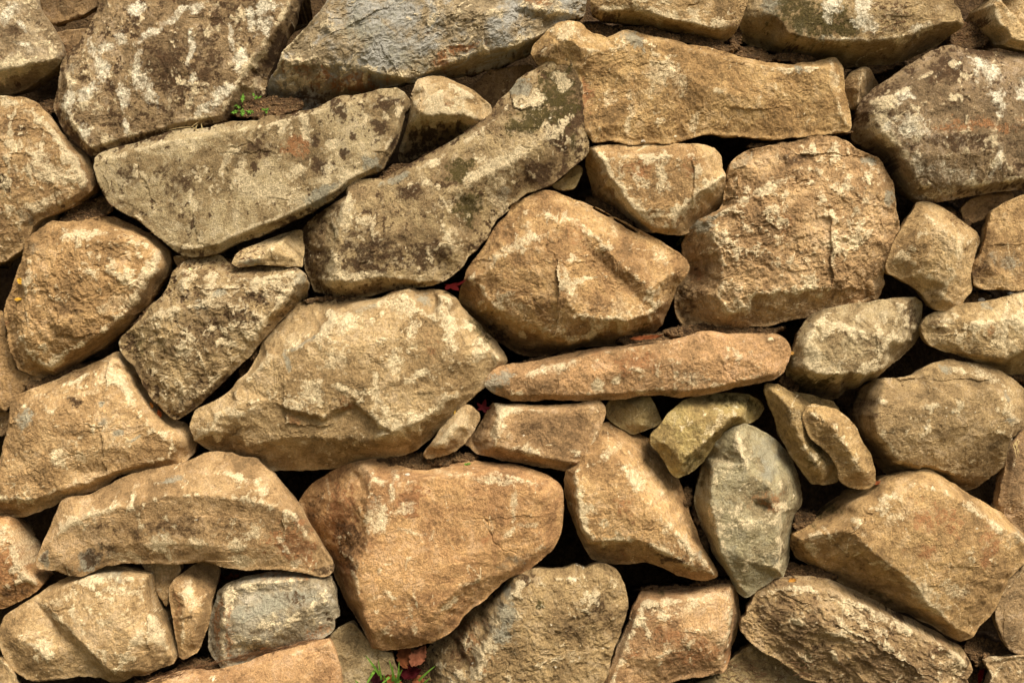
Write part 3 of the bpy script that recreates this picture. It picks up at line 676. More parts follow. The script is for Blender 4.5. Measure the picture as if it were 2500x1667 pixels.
stone('d1 1395,1330,-14 1410,1295,-14 1480,1290,-22 1550,1320,-28 1650,1378,-32 d2 1710,120,-36 1790,172,-36 1803,230,-38 1782,310,-34 1762,400,-30 1756,490,-26 1756,560,-24 1725,592,-22 1690,642,-20 1600,672,-18 1530,667,-18 1480,622,-18 1440,562,-16 1370,512,-14 1300,472,-12 1230,432,-12 1212,400,-12 1225,340,-12 1250,270,-12 1300,180,-12 1340,110,-12 1380,50,-12',
      ridges='d2 1440,8,2 1480,80,24 1500,155,40 1590,170,46 1660,222,48 1680,290,46 1640,420,42 1585,600,24 1545,660,0; d2 1660,222,48 1790,210,-10; d2 1500,155,40 1400,230,30 1270,330,12; d2 1480,330,38 1420,450,24',
      A=(198, 164, 110), B=(170, 132, 80), cr=0.36, dk=0.08, R=7, bulge=3, soft=3, chip=0.7,
      patches='grey d2 1570,270,80,110,0,0.35; cream d2 1660,250,30,130,10,0.7; cream d2 1490,110,30,70,-20,0.7; dark d2 1520,590,60,60,0,0.4; cream d2 1300,340,60,40,0,0.6',
      label='angular light tan stone with three facets on the right side')
stone('d1 1870,1430,-16 1900,1350,-12 1960,1300,-10 2030,1270 2091,1250 2330,1220 d2 2330,540 2091,538 1950,538 1830,532 1780,512,-10 1765,430,-16 1780,370,-16 1830,310,-16 1850,220,-16',
      ridges='d2 1880,200,10 1860,330,10 1900,420,14 1870,500,6', A=(190, 152, 96), B=(156, 116, 66), cr=0.22, dk=0.18, R=14, chip=0.8,
      patches='dark d2 1810,400,60,90,0,0.6; grey d2 2030,400,90,100,0,0.35; grey d2 1880,340,40,80,30,0.4', label='smooth tan stone cut by the right-hand edge')
stone('d1 1690,1335 1750,1270 1850,1240 2010,1225 2030,1280 1900,1355 1830,1395 1760,1418 1705,1385', d=-55, cr=0.1, dk=0.3, bulge=18, A=(160, 118, 66), B=(130, 92, 48))
stone('d2 630,905,-20 650,830,-20 700,750,-20 740,700,-20 850,665,-16 950,640,-14 1100,625,-14 1250,600,-18 1400,590,-34 1442,620,-45 1436,720,-52 1430,810,-55 1400,870,-58 1330,945,-60 1270,995,-58 1240,1022,-52 1200,1062,-46 1140,1112,-60 1080,1122,-80 1030,1167,-105 950,1175,-115 900,1232,-125 800,1235,-130 700,1212,-130 640,1172,-110 590,1122,-80 580,1060,-55 600,980,-35',
      ridges='d2 625,1040,-5 700,1050,20 780,1078,28 900,1080,30 1000,1075,30 1080,1098,26 1200,1045,6; d2 1310,645,16 1260,850,32 1180,970,28 1235,1005,-5; d2 850,690,14 760,760,24 680,900,24 700,1050,20; d2 1000,800,40 900,950,38',
      A=(172, 152, 110), B=(138, 114, 74), cr=0.5, dk=0.3, chip=0.9, rough=1.2, R=10, bulge=5, soft=3, sp=0.25, pit=0.4,
      patches='cream d2 720,1000,60,70,0; cream d2 680,920,40,80,0,0.8; moss d2 760,1150,200,80,0,0.7; dark d2 1370,720,60,120,15,0.5; dark d2 1050,850,150,120,0,0.3', label='speckled grey-brown stone with a dark mossy underside')
stone('d2 1438,780,-36 1460,720,-34 1520,690,-32 1600,680,-26 1650,650,-16 1750,625,-14 1850,620,-14 1950,600,-14 2091,560,-14 2330,500,-14 2330,1060,-80 2091,1098,-85 2000,1088,-80 1920,1052,-70 1850,1015,-45 1780,985,-32 1700,962,-26 1600,932,-26 1500,902,-30 1460,850,-34',
      ridges='d2 1560,880,4 1700,938,10 1850,978,16 1980,990,18 2091,935,18 2330,880,18; d2 1640,680,10 1590,770,14 1660,880,16; d2 1800,760,32 2050,720,32',
      A=(196, 168, 118), B=(164, 132, 82), cr=0.45, dk=0.15, R=12, bulge=6, chip=0.7,
      patches='cream d2 1960,720,20,110,15; cream d2 2050,740,20,90,-5; grey d2 1860,650,40,40,0,0.8; rust d2 1850,790,60,50,0,0.4; cream d2 1900,880,120,50,10,0.6; dark d2 1560,760,60,70,0,0.4', label='pale oblong stone cut by the edge, below the loose crumbs')
stone('d2 1000,1330,-95 1030,1250,-92 1060,1170,-85 1150,1115,-50 1200,1112,-26 1300,1112,-22 1400,1085,-20 1460,1045,-20 1530,1008,-22 1620,992,-22 1750,1012,-22 1850,1022,-24 1920,1052,-26 2000,1102,-30 2091,1172,-36 2140,1250,-40 2130,1340,-36 2091,1410,-30 2025,1480,-24 2005,1560,-20 d3 1992,100,-20 1977,150,-24 1950,202,-32 1870,262,-45 1790,312,-55 1720,342,-62 1640,312,-66 1540,262,-70 1400,260,-80 1250,245,-90 1180,205,-95 1130,135,-98 1090,60,-100 d2 1050,1500,-100 1010,1420,-98',
      ridges='d2 1200,1130,2 1170,1250,26 1130,1350,30 1150,1450,34 d3 1200,40,34 1290,150,22 1450,190,10 1640,230,2; d2 1460,1065,6 1650,1042,20 1850,1115,32 1980,1260,36 2040,1390,28 d3 2000,40,10; d2 1400,1300,48 1700,1250,50 d3 1500,-30,46; d2 1780,1392,40 1900,1420,38 2010,1490,18',
      A=(168, 138, 90), B=(132, 104, 62), cr=0.3, dk=0.2, R=14, bulge=6, chip=0.9, sp=0.35, soft=4,
      patches='cream d2 1850,1100,170,40,30,0.6; cream d2 1990,1290,60,90,-30,0.5; grey d2 1580,1045,40,25,0,0.9; grey d2 1950,1220,25,40,0,0.8; grey d2 1990,1360,40,20,0,0.7; dark d2 1090,1300,70,160,10,0.45', label='big rounded brown boulder speckled with pale grains, right-hand side')
stone('d2 2010,1530 2070,1470 2140,1400 2330,1350 d3 2330,720 2150,670 2091,625 2030,562 1980,502 1925,462 1940,390 1962,270 1982,210 1988,110 2000,60', d=-10, A=(148, 110, 68), B=(116, 82, 48), cr=0.15, dk=0.3, sp=0.2, R=14, ridges='d3 2030,120,14 2010,300,14 1970,440,10',
      label='dark brown rough stone cut by the right-hand edge, with pale roots')
stone('c2 1018,1520,-14 1022,1470,-16 1080,1410,-20 1130,1340,-26 1190,1280,-34 1250,1240,-44 1350,1210,-56 1500,1200,-70 1640,1215,-80 1725,1260,-85 1742,1300,-85 1700,1362,-75 1640,1392,-62 1570,1412,-48 1480,1452,-40 1450,1505,-40 c3 1450,15,-42 1400,82,-44 1350,152,-44 1300,202,-42 1240,242,-36 1190,258,-28 1150,230,-20 1110,160,-14 1070,100,-12 1030,60,-12',
      ridges='c2 1600,1345,18 1560,1345,26 1470,1430,28 c3 1380,15,26 1290,90,26 1200,180,16 1185,240,-6; c2 1150,1450,18 1300,1380,26 1450,1330,20; c3 1100,40,20 1180,100,22',
      A=(168, 146, 78), B=(136, 112, 52), cr=0.25, dk=0.15, mo=0.22, R=8, bulge=3, soft=3, chip=0.6,
      patches='moss c2 1520,1260,180,40,5,0.6; moss c3 1300,150,60,90,30,0.6; cream c2 1420,1390,120,30,-35,0.6; cream c3 1320,60,60,20,-50,0.5', label='greenish-yellow wedge stone under the long flat stone')
stone('c2 725,1295 760,1245 860,1228 1015,1222 1052,1310 1085,1385,-20 1040,1412,-20 970,1442,-18 900,1462,-18 820,1412,-12 740,1362,-8', d=-60, ridges='c2 860,1240,8 930,1290,20 955,1410,16; c2 930,1290,20 1030,1320,8', R=6, soft=2, cr=0.12, dk=0.25, **OLIVE)
stone('b2 1388,1530,-60 1440,1482,-58 1500,1402,-56 1550,1302,-50 1580,1270,-42 1700,1275,-30 1800,1280,-26 c2 300,1285,-24 500,1280,-24 600,1255,-26 680,1250,-26 722,1290,-24 727,1330,-20 702,1400,-16 690,1460,-14 660,1522,-14 c3 660,35,-14 620,90,-16 580,142,-18 550,182,-30 470,207,-42 350,192,-42 200,167,-42 80,142,-40 0,122,-42 b3 1480,102,-48 1430,62,-54 1390,35,-60',
      ridges='b2 1640,1300,4 1600,1400,18 1590,1540,20 b3 1600,58,16; b3 1600,58,16 c3 120,75,20 200,98,20 270,105,22 400,138,20 545,162,4; b2 1640,1300,4 c2 250,1310,10 500,1310,10 690,1280,0',
      A=(174, 134, 86), B=(142, 102, 60), cr=0.25, dk=0.2, sp=0.2, R=7, bulge=4, soft=3, chip=0.7,
      patches='cream b2 1620,1330,40,60,0; cream b2 1590,1450,20,110,0,0.8; cream c3 260,80,60,40,0; cream b2 1700,1300,90,20,5,0.8; grey c3 250,70,15,25,0,0.8; dark c2 340,1400,130,60,0,0.4; dark b2 1500,1500,80,80,0,0.3; cream c2 640,1510,20,80,20,0.7', label='brown block with chipped cream edges below the long flat stone')
stone('b2 1158,1552,-30 1200,1500,-26 1250,1430,-22 1310,1370,-18 1350,1320,-14 1400,1280,-10 1440,1290,-14 1490,1330,-20 1490,1370,-24 1460,1430,-26 1420,1480,-28 1380,1530,-30 1330,1570,-34 b3 1330,82,-36 1290,112,-40 1230,125,-42 1150,135,-42 1135,110,-38 1175,45,-32', ridges='b2 1400,1295,2 1310,1420,14 1250,1520,12; b2 1440,1310,4 1400,1420,10', R=6, soft=2, cr=0.4, **PALE, label='small narrow tan stone wedged beside the big pale boulder')
stone('b2 1530,1150,-10 1540,1100,-16 1575,1062,-22 1620,1035,-30 c2 150,1015,-36 300,995,-36 450,965,-36 560,938,-34 700,918,-30 850,900,-26 1000,880,-24 1150,860,-22 1270,840,-20 1330,808,-16 1400,803,-16 1500,828,-18 1600,830,-18 1720,830,-18 1800,825,-20 1850,840,-18 1900,890,-14 1908,950,-12 1892,1000,-12 1862,1060,-14 1800,1112,-18 1700,1132,-20 1550,1162,-20 1400,1202,-20 1300,1212,-20 1200,1227,-20 1100,1212,-20 980,1212,-20 850,1237,-20 700,1242,-20 500,1242,-20 350,1242,-20 200,1252,-20 130,1247,-20 60,1217,-18 0,1190,-14',
      ridges='c2 -20,1160,2 60,1140,8 110,1108,12 200,1090,14 400,1030,16 600,960,16 800,915,14 1050,885,12 1280,855,12 1330,825,8 1500,845,8 1780,850,6; c2 130,1215,8 350,1212,12 700,1212,12 1000,1185,12 1300,1185,14 1550,1135,14 1800,1085,8; c2 300,1130,20 1000,1030,24 1600,970,22',
      A=(192, 142, 90), B=(164, 120, 74), cr=0.36, dk=0.08, ru=0.25, R=7, bulge=4, soft=2, chip=0.6, sp=0.15,
      patches='grey b2 1620,1110,70,45,-20; grey b2 1570,1150,40,40,0; cream c2 680,1150,40,50,30; cream c2 800,1120,25,35; cream c2 960,1190,80,20,0,0.8; cream c2 400,1050,220,25,-15,0.6; rust c2 900,1010,200,80,-10,0.55; moss c2 1250,1170,150,40,-10,0.4; cream c2 1280,1130,100,60,0,0.5; -rust c2 1600,970,300,150',
      label='long flat orange-tan stone lying across the middle')
stone('c2 622,1560 660,1500,-18 700,1400,-50 760,1388,-65 850,1408,-72 950,1460,-78 1010,1502,-80 1032,1562,-80 c3 1062,62,-80 1102,130,-80 1152,210,-80 1192,262,-78 1212,332,-74 1242,432,-70 1282,540,-64 1312,640,-56 1352,710,-44 1402,792,-30 1432,850,-24 1438,885,-26 1380,914,-36 1280,907,-42 1180,872,-46 1080,822,-48 980,794,-50 880,804,-54 780,804,-58 690,794,-62 640,772,-64 600,702,-64 560,622,-62 520,530,-58 490,440,-54 470,350,-48 465,270,-40 480,210,-30 540,180,-18 580,130,-10 630,80',
      ridges='c3 640,70,4 560,160,14 535,240,26 552,400,32 580,590,32 640,665,26; c3 740,50,10 830,165,36 880,260,40 960,380,42 1100,520,40 1230,660,34 1340,780,22 1420,870,4; c3 640,665,26 780,655,30 940,655,32 1040,708,32 1150,758,28 1260,815,22 1420,880,0; c3 760,360,44 900,520,44',
      A=(194, 150, 92), B=(162, 116, 64), cr=0.36, dk=0.1, ru=0.15, R=8, bulge=3, soft=4, chip=0.7, sp=0.08,
      patches='dark c3 1130,780,120,25,22,0.7; cream c3 920,260,60,90,-30,0.7; cream c3 570,420,20,150,0,0.7; cream c3 760,90,80,30,-30,0.6; grey c3 1320,740,40,25,50,0.7; rust c3 850,420,120,90,0,0.4; dark c3 800,720,160,40,5,0.3; moss c3 1040,200,70,160,-35,0.3; dark c2 740,1450,60,60,0,0.3', label='large tan wedge stone pointing down to the right')
stone('c2 1425,1545,-40 1480,1462,-34 1550,1420,-28 1620,1400,-26 1680,1420,-34 1760,1462,-44 1830,1512,-52 1862,1555,-58 c3 1872,82,-60 1922,160,-62 1952,222,-64 1967,300,-66 1982,380,-68 1972,440,-70 1942,480,-72 1922,560,-72 1902,650,-70 1897,760,-64 1882,830,-56 1862,890,-44 1800,902,-30 1760,942,-28 1700,972,-28 1650,1014,-30 1620,1022,-32 1570,982,-36 1540,922,-38 1500,852,-42 1450,792,-46 1410,722,-52 1388,650,-58 1340,560,-62 1310,440,-66 1300,370,-66 1325,300,-64 1350,200,-60 1380,130,-54',
      ridges='c2 1550,1440,-2 1575,1530,24 c3 1620,170,42 1655,290,42 1720,310,44 1830,370,40 1855,480,38 1830,560,42 1840,700,36 1845,850,22; c3 1400,190,12 1400,450,26 1440,640,34 1455,740,26 1530,880,14 1620,990,2; c3 1640,370,40 1700,430,24 1745,445,24 1780,470,38; c3 1770,320,46 1810,460,42; c3 1560,520,46 1640,560,48 1700,530,44; c3 1640,800,40',
      A=(150, 144, 108), B=(124, 112, 78), cr=0.36, dk=0.15, gr=0.3, mo=0.06, R=9, bulge=2, soft=3, chip=0.9, rough=1.2, sp=0.2,
      patches='rust c3 1720,380,120,60,0,0.5; rust c3 1790,400,70,80,0,0.55; grey c3 1780,130,120,160,0,0.55; cream c3 1700,540,160,40,0,0.6; cream c3 1838,700,12,260,0,0.8; moss c3 1400,120,60,160,15,0.4; moss c3 1620,600,90,40,0,0.4; cream c3 1480,180,60,90,0,0.5; dark c3 1900,720,50,120,0,0.3', label='tall grey-green stone standing on its point, rusty hollow in its face')
stone('d2 438,1185,-30 450,1140,-34 520,1148,-30 590,1190,-24 650,1222,-22 722,1272,-24 740,1330,-20 760,1480,-16 d3 790,30,-14 850,110,-14 900,170,-16 922,232,-22 900,282,-30 820,307,-34 740,292,-36 700,242,-36 660,190,-36 620,130,-38 590,80,-40 550,20,-42 d2 520,1422,-44 490,1322,-42 460,1242,-38', ridges='d2 500,1190,8 590,1290,26 600,1400,18 d3 660,20,22 780,180,28; d2 660,1300,22 640,1420,30',
      d=-18, A=(172, 140, 82), B=(142, 112, 58), cr=0.25, dk=0.15, R=12, bulge=4, soft=4, patches='moss d3 760,110,110,90,30,0.55; cream d2 620,1330,40,50,0,0.5; moss d3 820,170,80,50,0,0.5', label='narrow tan stone with yellow-green moss, behind the small oval stone')
stone('d2 688,1330,-20 700,1295,-20 740,1275,-20 820,1288,-18 900,1310,-18 960,1350,-18 1010,1402,-18 1042,1482,-20 1092,1562,-24 d3 1112,122,-28 1142,212,-32 1142,292,-36 1100,322,-40 1040,332,-42 980,312,-40 920,272,-34 908,202,-28 870,132,-24 800,52,-22 d2 740,1492,-22 702,1422,-22 688,1370,-20', d=22, ridges='d2 760,1330,10 860,1400,22 960,1520,26 d3 1060,200,18', A=(188, 152, 94), B=(156, 120, 68), cr=0.35, dk=0.08, R=14, bulge=6, sp=0.1, label='small oval tan stone lying against its mossy neighbour')
stone('d2 620,1190 760,1225 880,1255 915,1310 880,1335 760,1300 640,1240', d=-70, mo=0.45, cr=0.05, dk=0.3, **OLIVE)
stone('d3 603,690,-60 620,625,-52 690,590,-50 770,510,-80 860,440,-90 930,382,-92 1000,342,-85 1080,330,-60 1150,292,-40 1220,252,-32 1330,226,-28 1480,212,-24 1550,240,-24 1620,290,-24 1700,340,-24 1780,382,-24 1850,432,-24 1940,482,-24 2020,552,-24 2085,612,-24 2150,690,-24 2100,802,-24 2060,832,-24 1982,912,-26 1972,962,-26 1942,1022,-28 1902,1102,-30 1860,1152,-32 1802,1202,-34 1772,1272,-34 1692,1302,-40 1600,1262,-50 1500,1192,-60 1400,1152,-70 1350,1122,-74 1250,1092,-80 1150,1042,-84 1050,992,-84 950,942,-82 880,892,-80 800,852,-80 720,812,-80 650,772,-75',
      ridges='d3 660,635,4 800,610,20 960,580,42 1100,480,46 1300,372,52 1450,308,50 1600,350,48 1800,478,46 1960,580,38 2080,640,14; d3 960,580,42 1060,660,54 1160,760,56 1280,840,52 1380,930,46 1500,1080,34 1650,1210,12; d3 680,650,2 740,770,-20 830,850,-45; d3 1400,600,62 1750,750,58; d3 1900,880,30 1970,930,8; d3 1000,430,0 1120,350,4 1280,290,14 1450,250,14',
      A=(190, 150, 92), B=(158, 118, 66), cr=0.32, dk=0.1, ru=0.28, R=9, bulge=3, soft=4, chip=0.8, rough=1.1, sp=0.1,
      patches='moss d3 860,480,140,60,-35,0.7; rust d3 1480,500,200,120,20,0.5; rust d3 1830,650,80,140,0,0.5; dark d3 980,760,220,90,35,0.3; cream d3 1620,950,130,60,20,0.6; cream d3 1250,480,180,40,-25,0.5; grey d3 2040,640,70,60,40,0.5; cream d3 1750,450,150,25,35,0.5; moss d3 1230,1050,120,30,25,0.5; dark d3 650,720,50,60,0,0.5', label='largest ochre boulder of the lower right, peaked like a roof')
stone('d3 285,1200,-24 292,1160,-24 330,1140,-28 335,1090,-28 370,1030,-28 400,980,-30 450,940,-34 560,910,-36 650,900,-36 740,890,-38 850,910,-42 920,940,-48 1000,980,-52 1100,1030,-54 1200,1080,-54 1300,1130,-54 1400,1170,-54 1500,1230,-54 1600,1290,-54 1690,1342,-50 1742,1420,-40 1768,1490,-30 1725,1545,-26 1760,1620,-26 1700,1760,-26 1050,1760,-26 900,1600,-26 780,1562,-24 680,1532,-22 600,1472,-20 540,1422,-20 450,1382,-20 360,1322,-20 300,1252,-20',
      ridges='d3 420,1020,4 600,950,14 900,1000,28 1300,1190,30 1600,1350,24 1720,1450,4; d3 330,1150,-8 420,1180,-4 520,1220,10; d3 700,1150,40 1100,1350,42 1400,1480,36',
      A=(164, 132, 84), B=(122, 90, 54), cr=0.42, dk=0.42, pit=1.0, chip=1.3, rough=1.4, R=14, bulge=6, soft=4, strat=-30, sp=0.15, grain=1.3,
      patches='moss d3 700,1400,60,70,0,0.6; moss d3 1700,1420,70,90,0,0.4; cream d3 950,1080,160,50,25,0.6; cream d3 1400,1230,120,40,30,0.5; cream d3 1640,1480,120,80,20,0.5; dark d3 500,1150,160,100,30,0.4', label='rough coarse-grained brown stone at the bottom, lying diagonally')
stone('d3 1918,1110,-20 1930,1040,-22 1980,940,-24 2091,835,-24 2200,780 2330,740 2330,1380 2091,1388,-20 2030,1372,-22 1980,1332,-24 1950,1252,-22 1922,1172,-20', A=(148, 118, 78), B=(116, 88, 54), cr=0.22, dk=0.3, R=20, bulge=14, chip=1.0, d=-5, label='dull brown stone at the lower right-hand edge')
stone('d3 1862,1440 1950,1412 2091,1400 2330,1390 2330,1760 1830,1760 1870,1600 1895,1520', A=(182, 154, 112), B=(140, 110, 70), cr=0.5, dk=0.3, R=14, chip=1.2, pit=0.6, label='pale pitted stone in the bottom corner')
stone('c3 745,1500,-30 790,1400,-34 830,1290,-36 880,1180,-36 908,1080,-36 940,1015,-50 970,975,-75 1100,962,-80 1250,965,-70 1400,940,-55 1530,935,-36 1550,960,-40 1575,1040,-56 1580,1130,-64 1565,1230,-66 1535,1330,-60 1512,1430,-46 1482,1497,-24 1390,1517,-16 1280,1532,-14 1150,1562,-14 1050,1620,-14 900,1760,-14 690,1760,-14 715,1620,-26',
      ridges='c3 938,1045,6 1100,1012,14 1300,990,14 1515,955,6; c3 1515,955,6 1522,1130,20 1500,1300,20 1465,1485,4; c3 938,1045,6 900,1200,12 825,1400,12 745,1600,12; c3 1100,1150,26 1350,1250,28 1100,1400,26',
      A=(194, 150, 98), B=(156, 110, 66), cr=0.45, dk=0.1, ru=0.4, R=8, bulge=4, soft=4, chip=0.7, sp=0.12,
      patches='rust c3 1150,1250,180,60,10,0.6; rust c3 1250,1400,200,60,0,0.5; cream c3 1200,1080,200,50,0,0.5; cream c3 1450,1330,40,70,-20,0.6; moss c3 1510,1250,25,230,8,0.5; moss c3 1100,985,160,25,0,0.7; cream c3 860,1300,40,120,15,0.4', label='reddish-tan square block at the bottom, right of the speckled stone')
stone('b3 1060,1760,-130 1100,1600,-130 1130,1450,-130 1150,1370,-130 1200,1302,-128 1300,1242,-122 1370,1182,-115 1400,1132,-108 1470,1090,-98 1550,1030,-85 1640,952,-65 1700,892,-40 1760,868,-22 c3 200,868,-18 270,843,-16 400,853,-16 470,848,-16 530,818,-16 600,848,-16 660,813,-18 740,818,-20 800,850,-22 842,920,-24 862,990,-24 867,1090,-22 842,1190,-20 802,1300,-18 762,1400,-16 742,1480,-16 712,1570,-16 680,1760,-16',
      ridges='b3 1740,890,0 1712,980,20 1640,1060,22 1570,1250,24 1490,1420,24 1400,1760,24; c3 260,900,12 500,900,14 760,900,10; c3 400,1200,30 600,1100,26 300,1450,30',
      A=(172, 142, 92), B=(138, 108, 64), cr=0.42, dk=0.28, sp=0.45, pit=0.8, chip=0.7, rough=1.2, R=10, bulge=6, soft=3, grain=1.3, wob=5,
      patches='grey c3 90,1100,70,140,10,0.95; grey c3 60,1240,90,70,0,0.8; dark c3 200,900,70,40,-20,0.7; dark c3 660,1130,90,120,20,0.5; dark c3 500,1220,120,80,0,0.35; rust b3 1400,1350,160,200,-30,0.45; dark b3 1350,1420,140,160,-20,0.35; moss c3 310,1060,20,20', label='speckled brown stone with a smooth grey patch, bottom middle')
stone('b3 345,410,-90 370,360,-88 440,290,-80 520,240,-70 600,195,-62 660,170,-56 740,150,-50 850,142,-56 950,180,-50 1050,212,-36 1150,222,-30 1250,200,-40 1340,160,-50 1430,155,-50 1520,160,-46 1650,175,-36 1760,190,-30 1850,220,-26 1950,260,-22 2002,300,-18 2022,340,-14 2030,430,-10 2017,530,-10 2007,620,-12 1962,710,-16 1882,780,-20 1802,842,-24 1742,872,-26 1690,890,-24 1660,912,-26 1600,962,-30 1520,1032,-32 1440,1092,-32 1382,1142,-32 1362,1190,-30 1290,1252,-28 1200,1302,-28 1080,1332,-28 950,1352,-28 870,1360,-30 808,1347,-34 780,1280,-44 740,1200,-56 690,1120,-66 640,1050,-74 610,980,-80 580,900,-84 550,820,-88 530,740,-90 480,660,-94 430,600,-98 400,540,-98 370,470,-94',
      ridges='b3 745,165,-20 785,225,12 790,290,32 778,480,36 782,600,40 765,700,42 725,800,40 705,900,38 722,1050,32 790,1220,24 825,1325,2; b3 790,290,32 960,305,38 1150,250,36 1400,238,36 1600,228,38 1800,275,36 1980,340,10; b3 782,600,40 960,545,46 1100,475,42 1300,340,40 1650,310,42 1850,360,40; b3 900,700,42 1200,650,38 1600,500,40; b3 1000,950,44 1250,850,42 1500,740,38 1800,560,30; b3 1670,882,2 1560,885,18 1370,950,34 1250,1065,36 1180,1130,36 1100,1280,18; b3 560,400,-40 600,700,-40; b3 1900,700,12 1730,820,10',
      A=(196, 146, 88), B=(168, 114, 64), cr=0.26, dk=0.06, ru=0.2, R=9, bulge=3, soft=4, chip=0.6, rough=0.9, sp=0.06,
      patches='cream b3 870,490,90,110,20,0.9; cream b3 1020,440,110,30,-30,0.8; cream b3 950,350,30,110,0,0.8; rust b3 1060,390,110,80,-30,1; rust b3 920,460,40,60,0,0.9; dark b3 1050,400,70,50,0,0.35; cream b3 1710,420,22,160,3,0.8; cream b3 1690,590,40,22,-30,0.9; cream b3 1800,550,110,14,-10,0.8; cream b3 1100,590,100,14,8,0.7; cream b3 1190,630,18,45,10,0.8; cream b3 1060,1120,20,100,-12,0.7; cream b3 1090,1020,12,70,-5,0.6; cream b3 900,1220,90,20,-40,0.7; cream b3 840,1000,70,20,-25,0.6; cream b3 1320,1030,90,22,-30,0.8; cream b3 1420,910,80,15,-8,0.7; cream b3 1550,250,350,30,5,0.6; grey b3 1700,800,130,40,-30,0.5; cream b3 860,840,14,40,20,0.7; rust b3 600,500,110,200,0,0.9; dark b3 640,680,90,180,0,0.5; dark b3 430,480,60,140,20,0.4; rust b3 640,850,60,90,0,0.9; cream b3 500,420,15,200,-3,0.5; grey b3 820,430,40,60,0,0.4; cream b3 700,220,110,50,0,0.4; rust b3 650,950,50,60,0,0.9',
      label='large orange stone with a rust-red side face, centre of the lower wall')
stone('a3 228,775,-12 262,710,-12 292,640,-14 330,570,-16 352,490,-16 382,420,-16 430,385,-18 540,380,-20 620,350,-20 700,300,-22 800,250,-24 950,215,-24 1060,190,-24 1150,175,-24 1230,140,-22 1300,105,-20 1380,92,-20 1470,105,-20 1550,135,-20 1620,140,-20 1680,190,-20 1740,240,-20 1790,310,-20 1840,370,-20 1890,430,-18 1920,490,-16 1970,570,-16 2010,640,-14 2050,700,-12 2091,760,-10 b3 540,790,-14 553,850,-20 530,882,-20 480,892,-16 400,872,-10 a3 1950,865 1850,852 1700,837 1600,842 1480,832 1380,812 1300,790 1200,802 1080,807 900,802 780,802 680,817 600,852 510,884 430,872 340,847 240,838,-10 230,805,-12',
      ridges='a3 330,650,12 430,555,24 560,500,34 760,445,40 860,450,42 960,412,44 1080,385,46 1200,370,46 1400,385,48 1600,392,46 1750,445,42 1880,500,32 1990,640,10; a3 460,610,18 600,570,27 860,520,33 1080,470,37 1200,455,37 1400,470,38 1600,480,36 1740,530,32 1860,580,24; a3 700,700,18 1000,680,26 1400,700,28 1700,700,20; a3 260,780,4 340,760,14 430,840,10; a3 1000,300,30 1400,230,30 1650,300,30',
      A=(188, 150, 100), B=(152, 114, 68), cr=0.38, dk=0.16, ru=0.12, R=9, bulge=4, soft=3, chip=0.7, d=12, sp=0.1,
      patches='rust a3 1880,680,150,130,30,0.8; dark a3 1900,700,90,70,30,0.3; grey a3 560,785,110,60,-20,1; dark a3 600,770,100,60,-15,0.6; grey a3 290,780,55,70,20,0.9; dark a3 290,770,50,60,0,0.4; cream a3 1040,690,70,90,-20; cream a3 920,550,25,70,-25,0.8; cream a3 1530,670,90,50,-30; cream a3 1540,780,90,40,0,0.7; cream a3 1640,590,50,40,-30,0.8; cream a3 1880,790,40,30,-30; cream a3 1800,650,25,25; cream a3 1270,660,60,40,0,0.6; dark a3 1150,560,420,70,-3,0.45; dark a3 700,560,150,50,-15,0.35; grey a3 1120,260,70,20,0,0.8; cream a3 860,390,30,90,0,0.7; dark b3 500,850,50,35,0,0.6; cream a3 780,770,150,40,0,0.5; dark a3 700,720,60,60,0,0.6', label='half-moon shaped tan stone with a curved ridge, lower left')
stone('a3 -220,470,-20 0,520,-14 60,522,-24 130,560,-50 190,610,-65 235,700,-72 260,800,-72 318,880,-66 300,920,-50 272,935,-34 240,972,-30 180,1012,-30 100,1052,-30 40,1082,-30 -220,1150,-30', ridges='a3 -220,560,10 60,580,18 140,680,20 185,800,20 225,890,14 180,910,14 60,950,14 -220,1020,14; a3 0,760,26',
      A=(200, 150, 90), B=(176, 116, 60), cr=0.42, dk=0.05, ru=0.3, R=10, bulge=3, soft=4, chip=0.6, patches='rust a3 40,800,100,100,0,0.75; cream a3 60,640,120,60,20,0.7; cream a3 170,760,30,130,-15,0.6; dark a3 230,720,50,120,-20,0.4; dark a3 80,990,180,40,-20,0.4', label='bright orange stone cut by the left-hand edge')
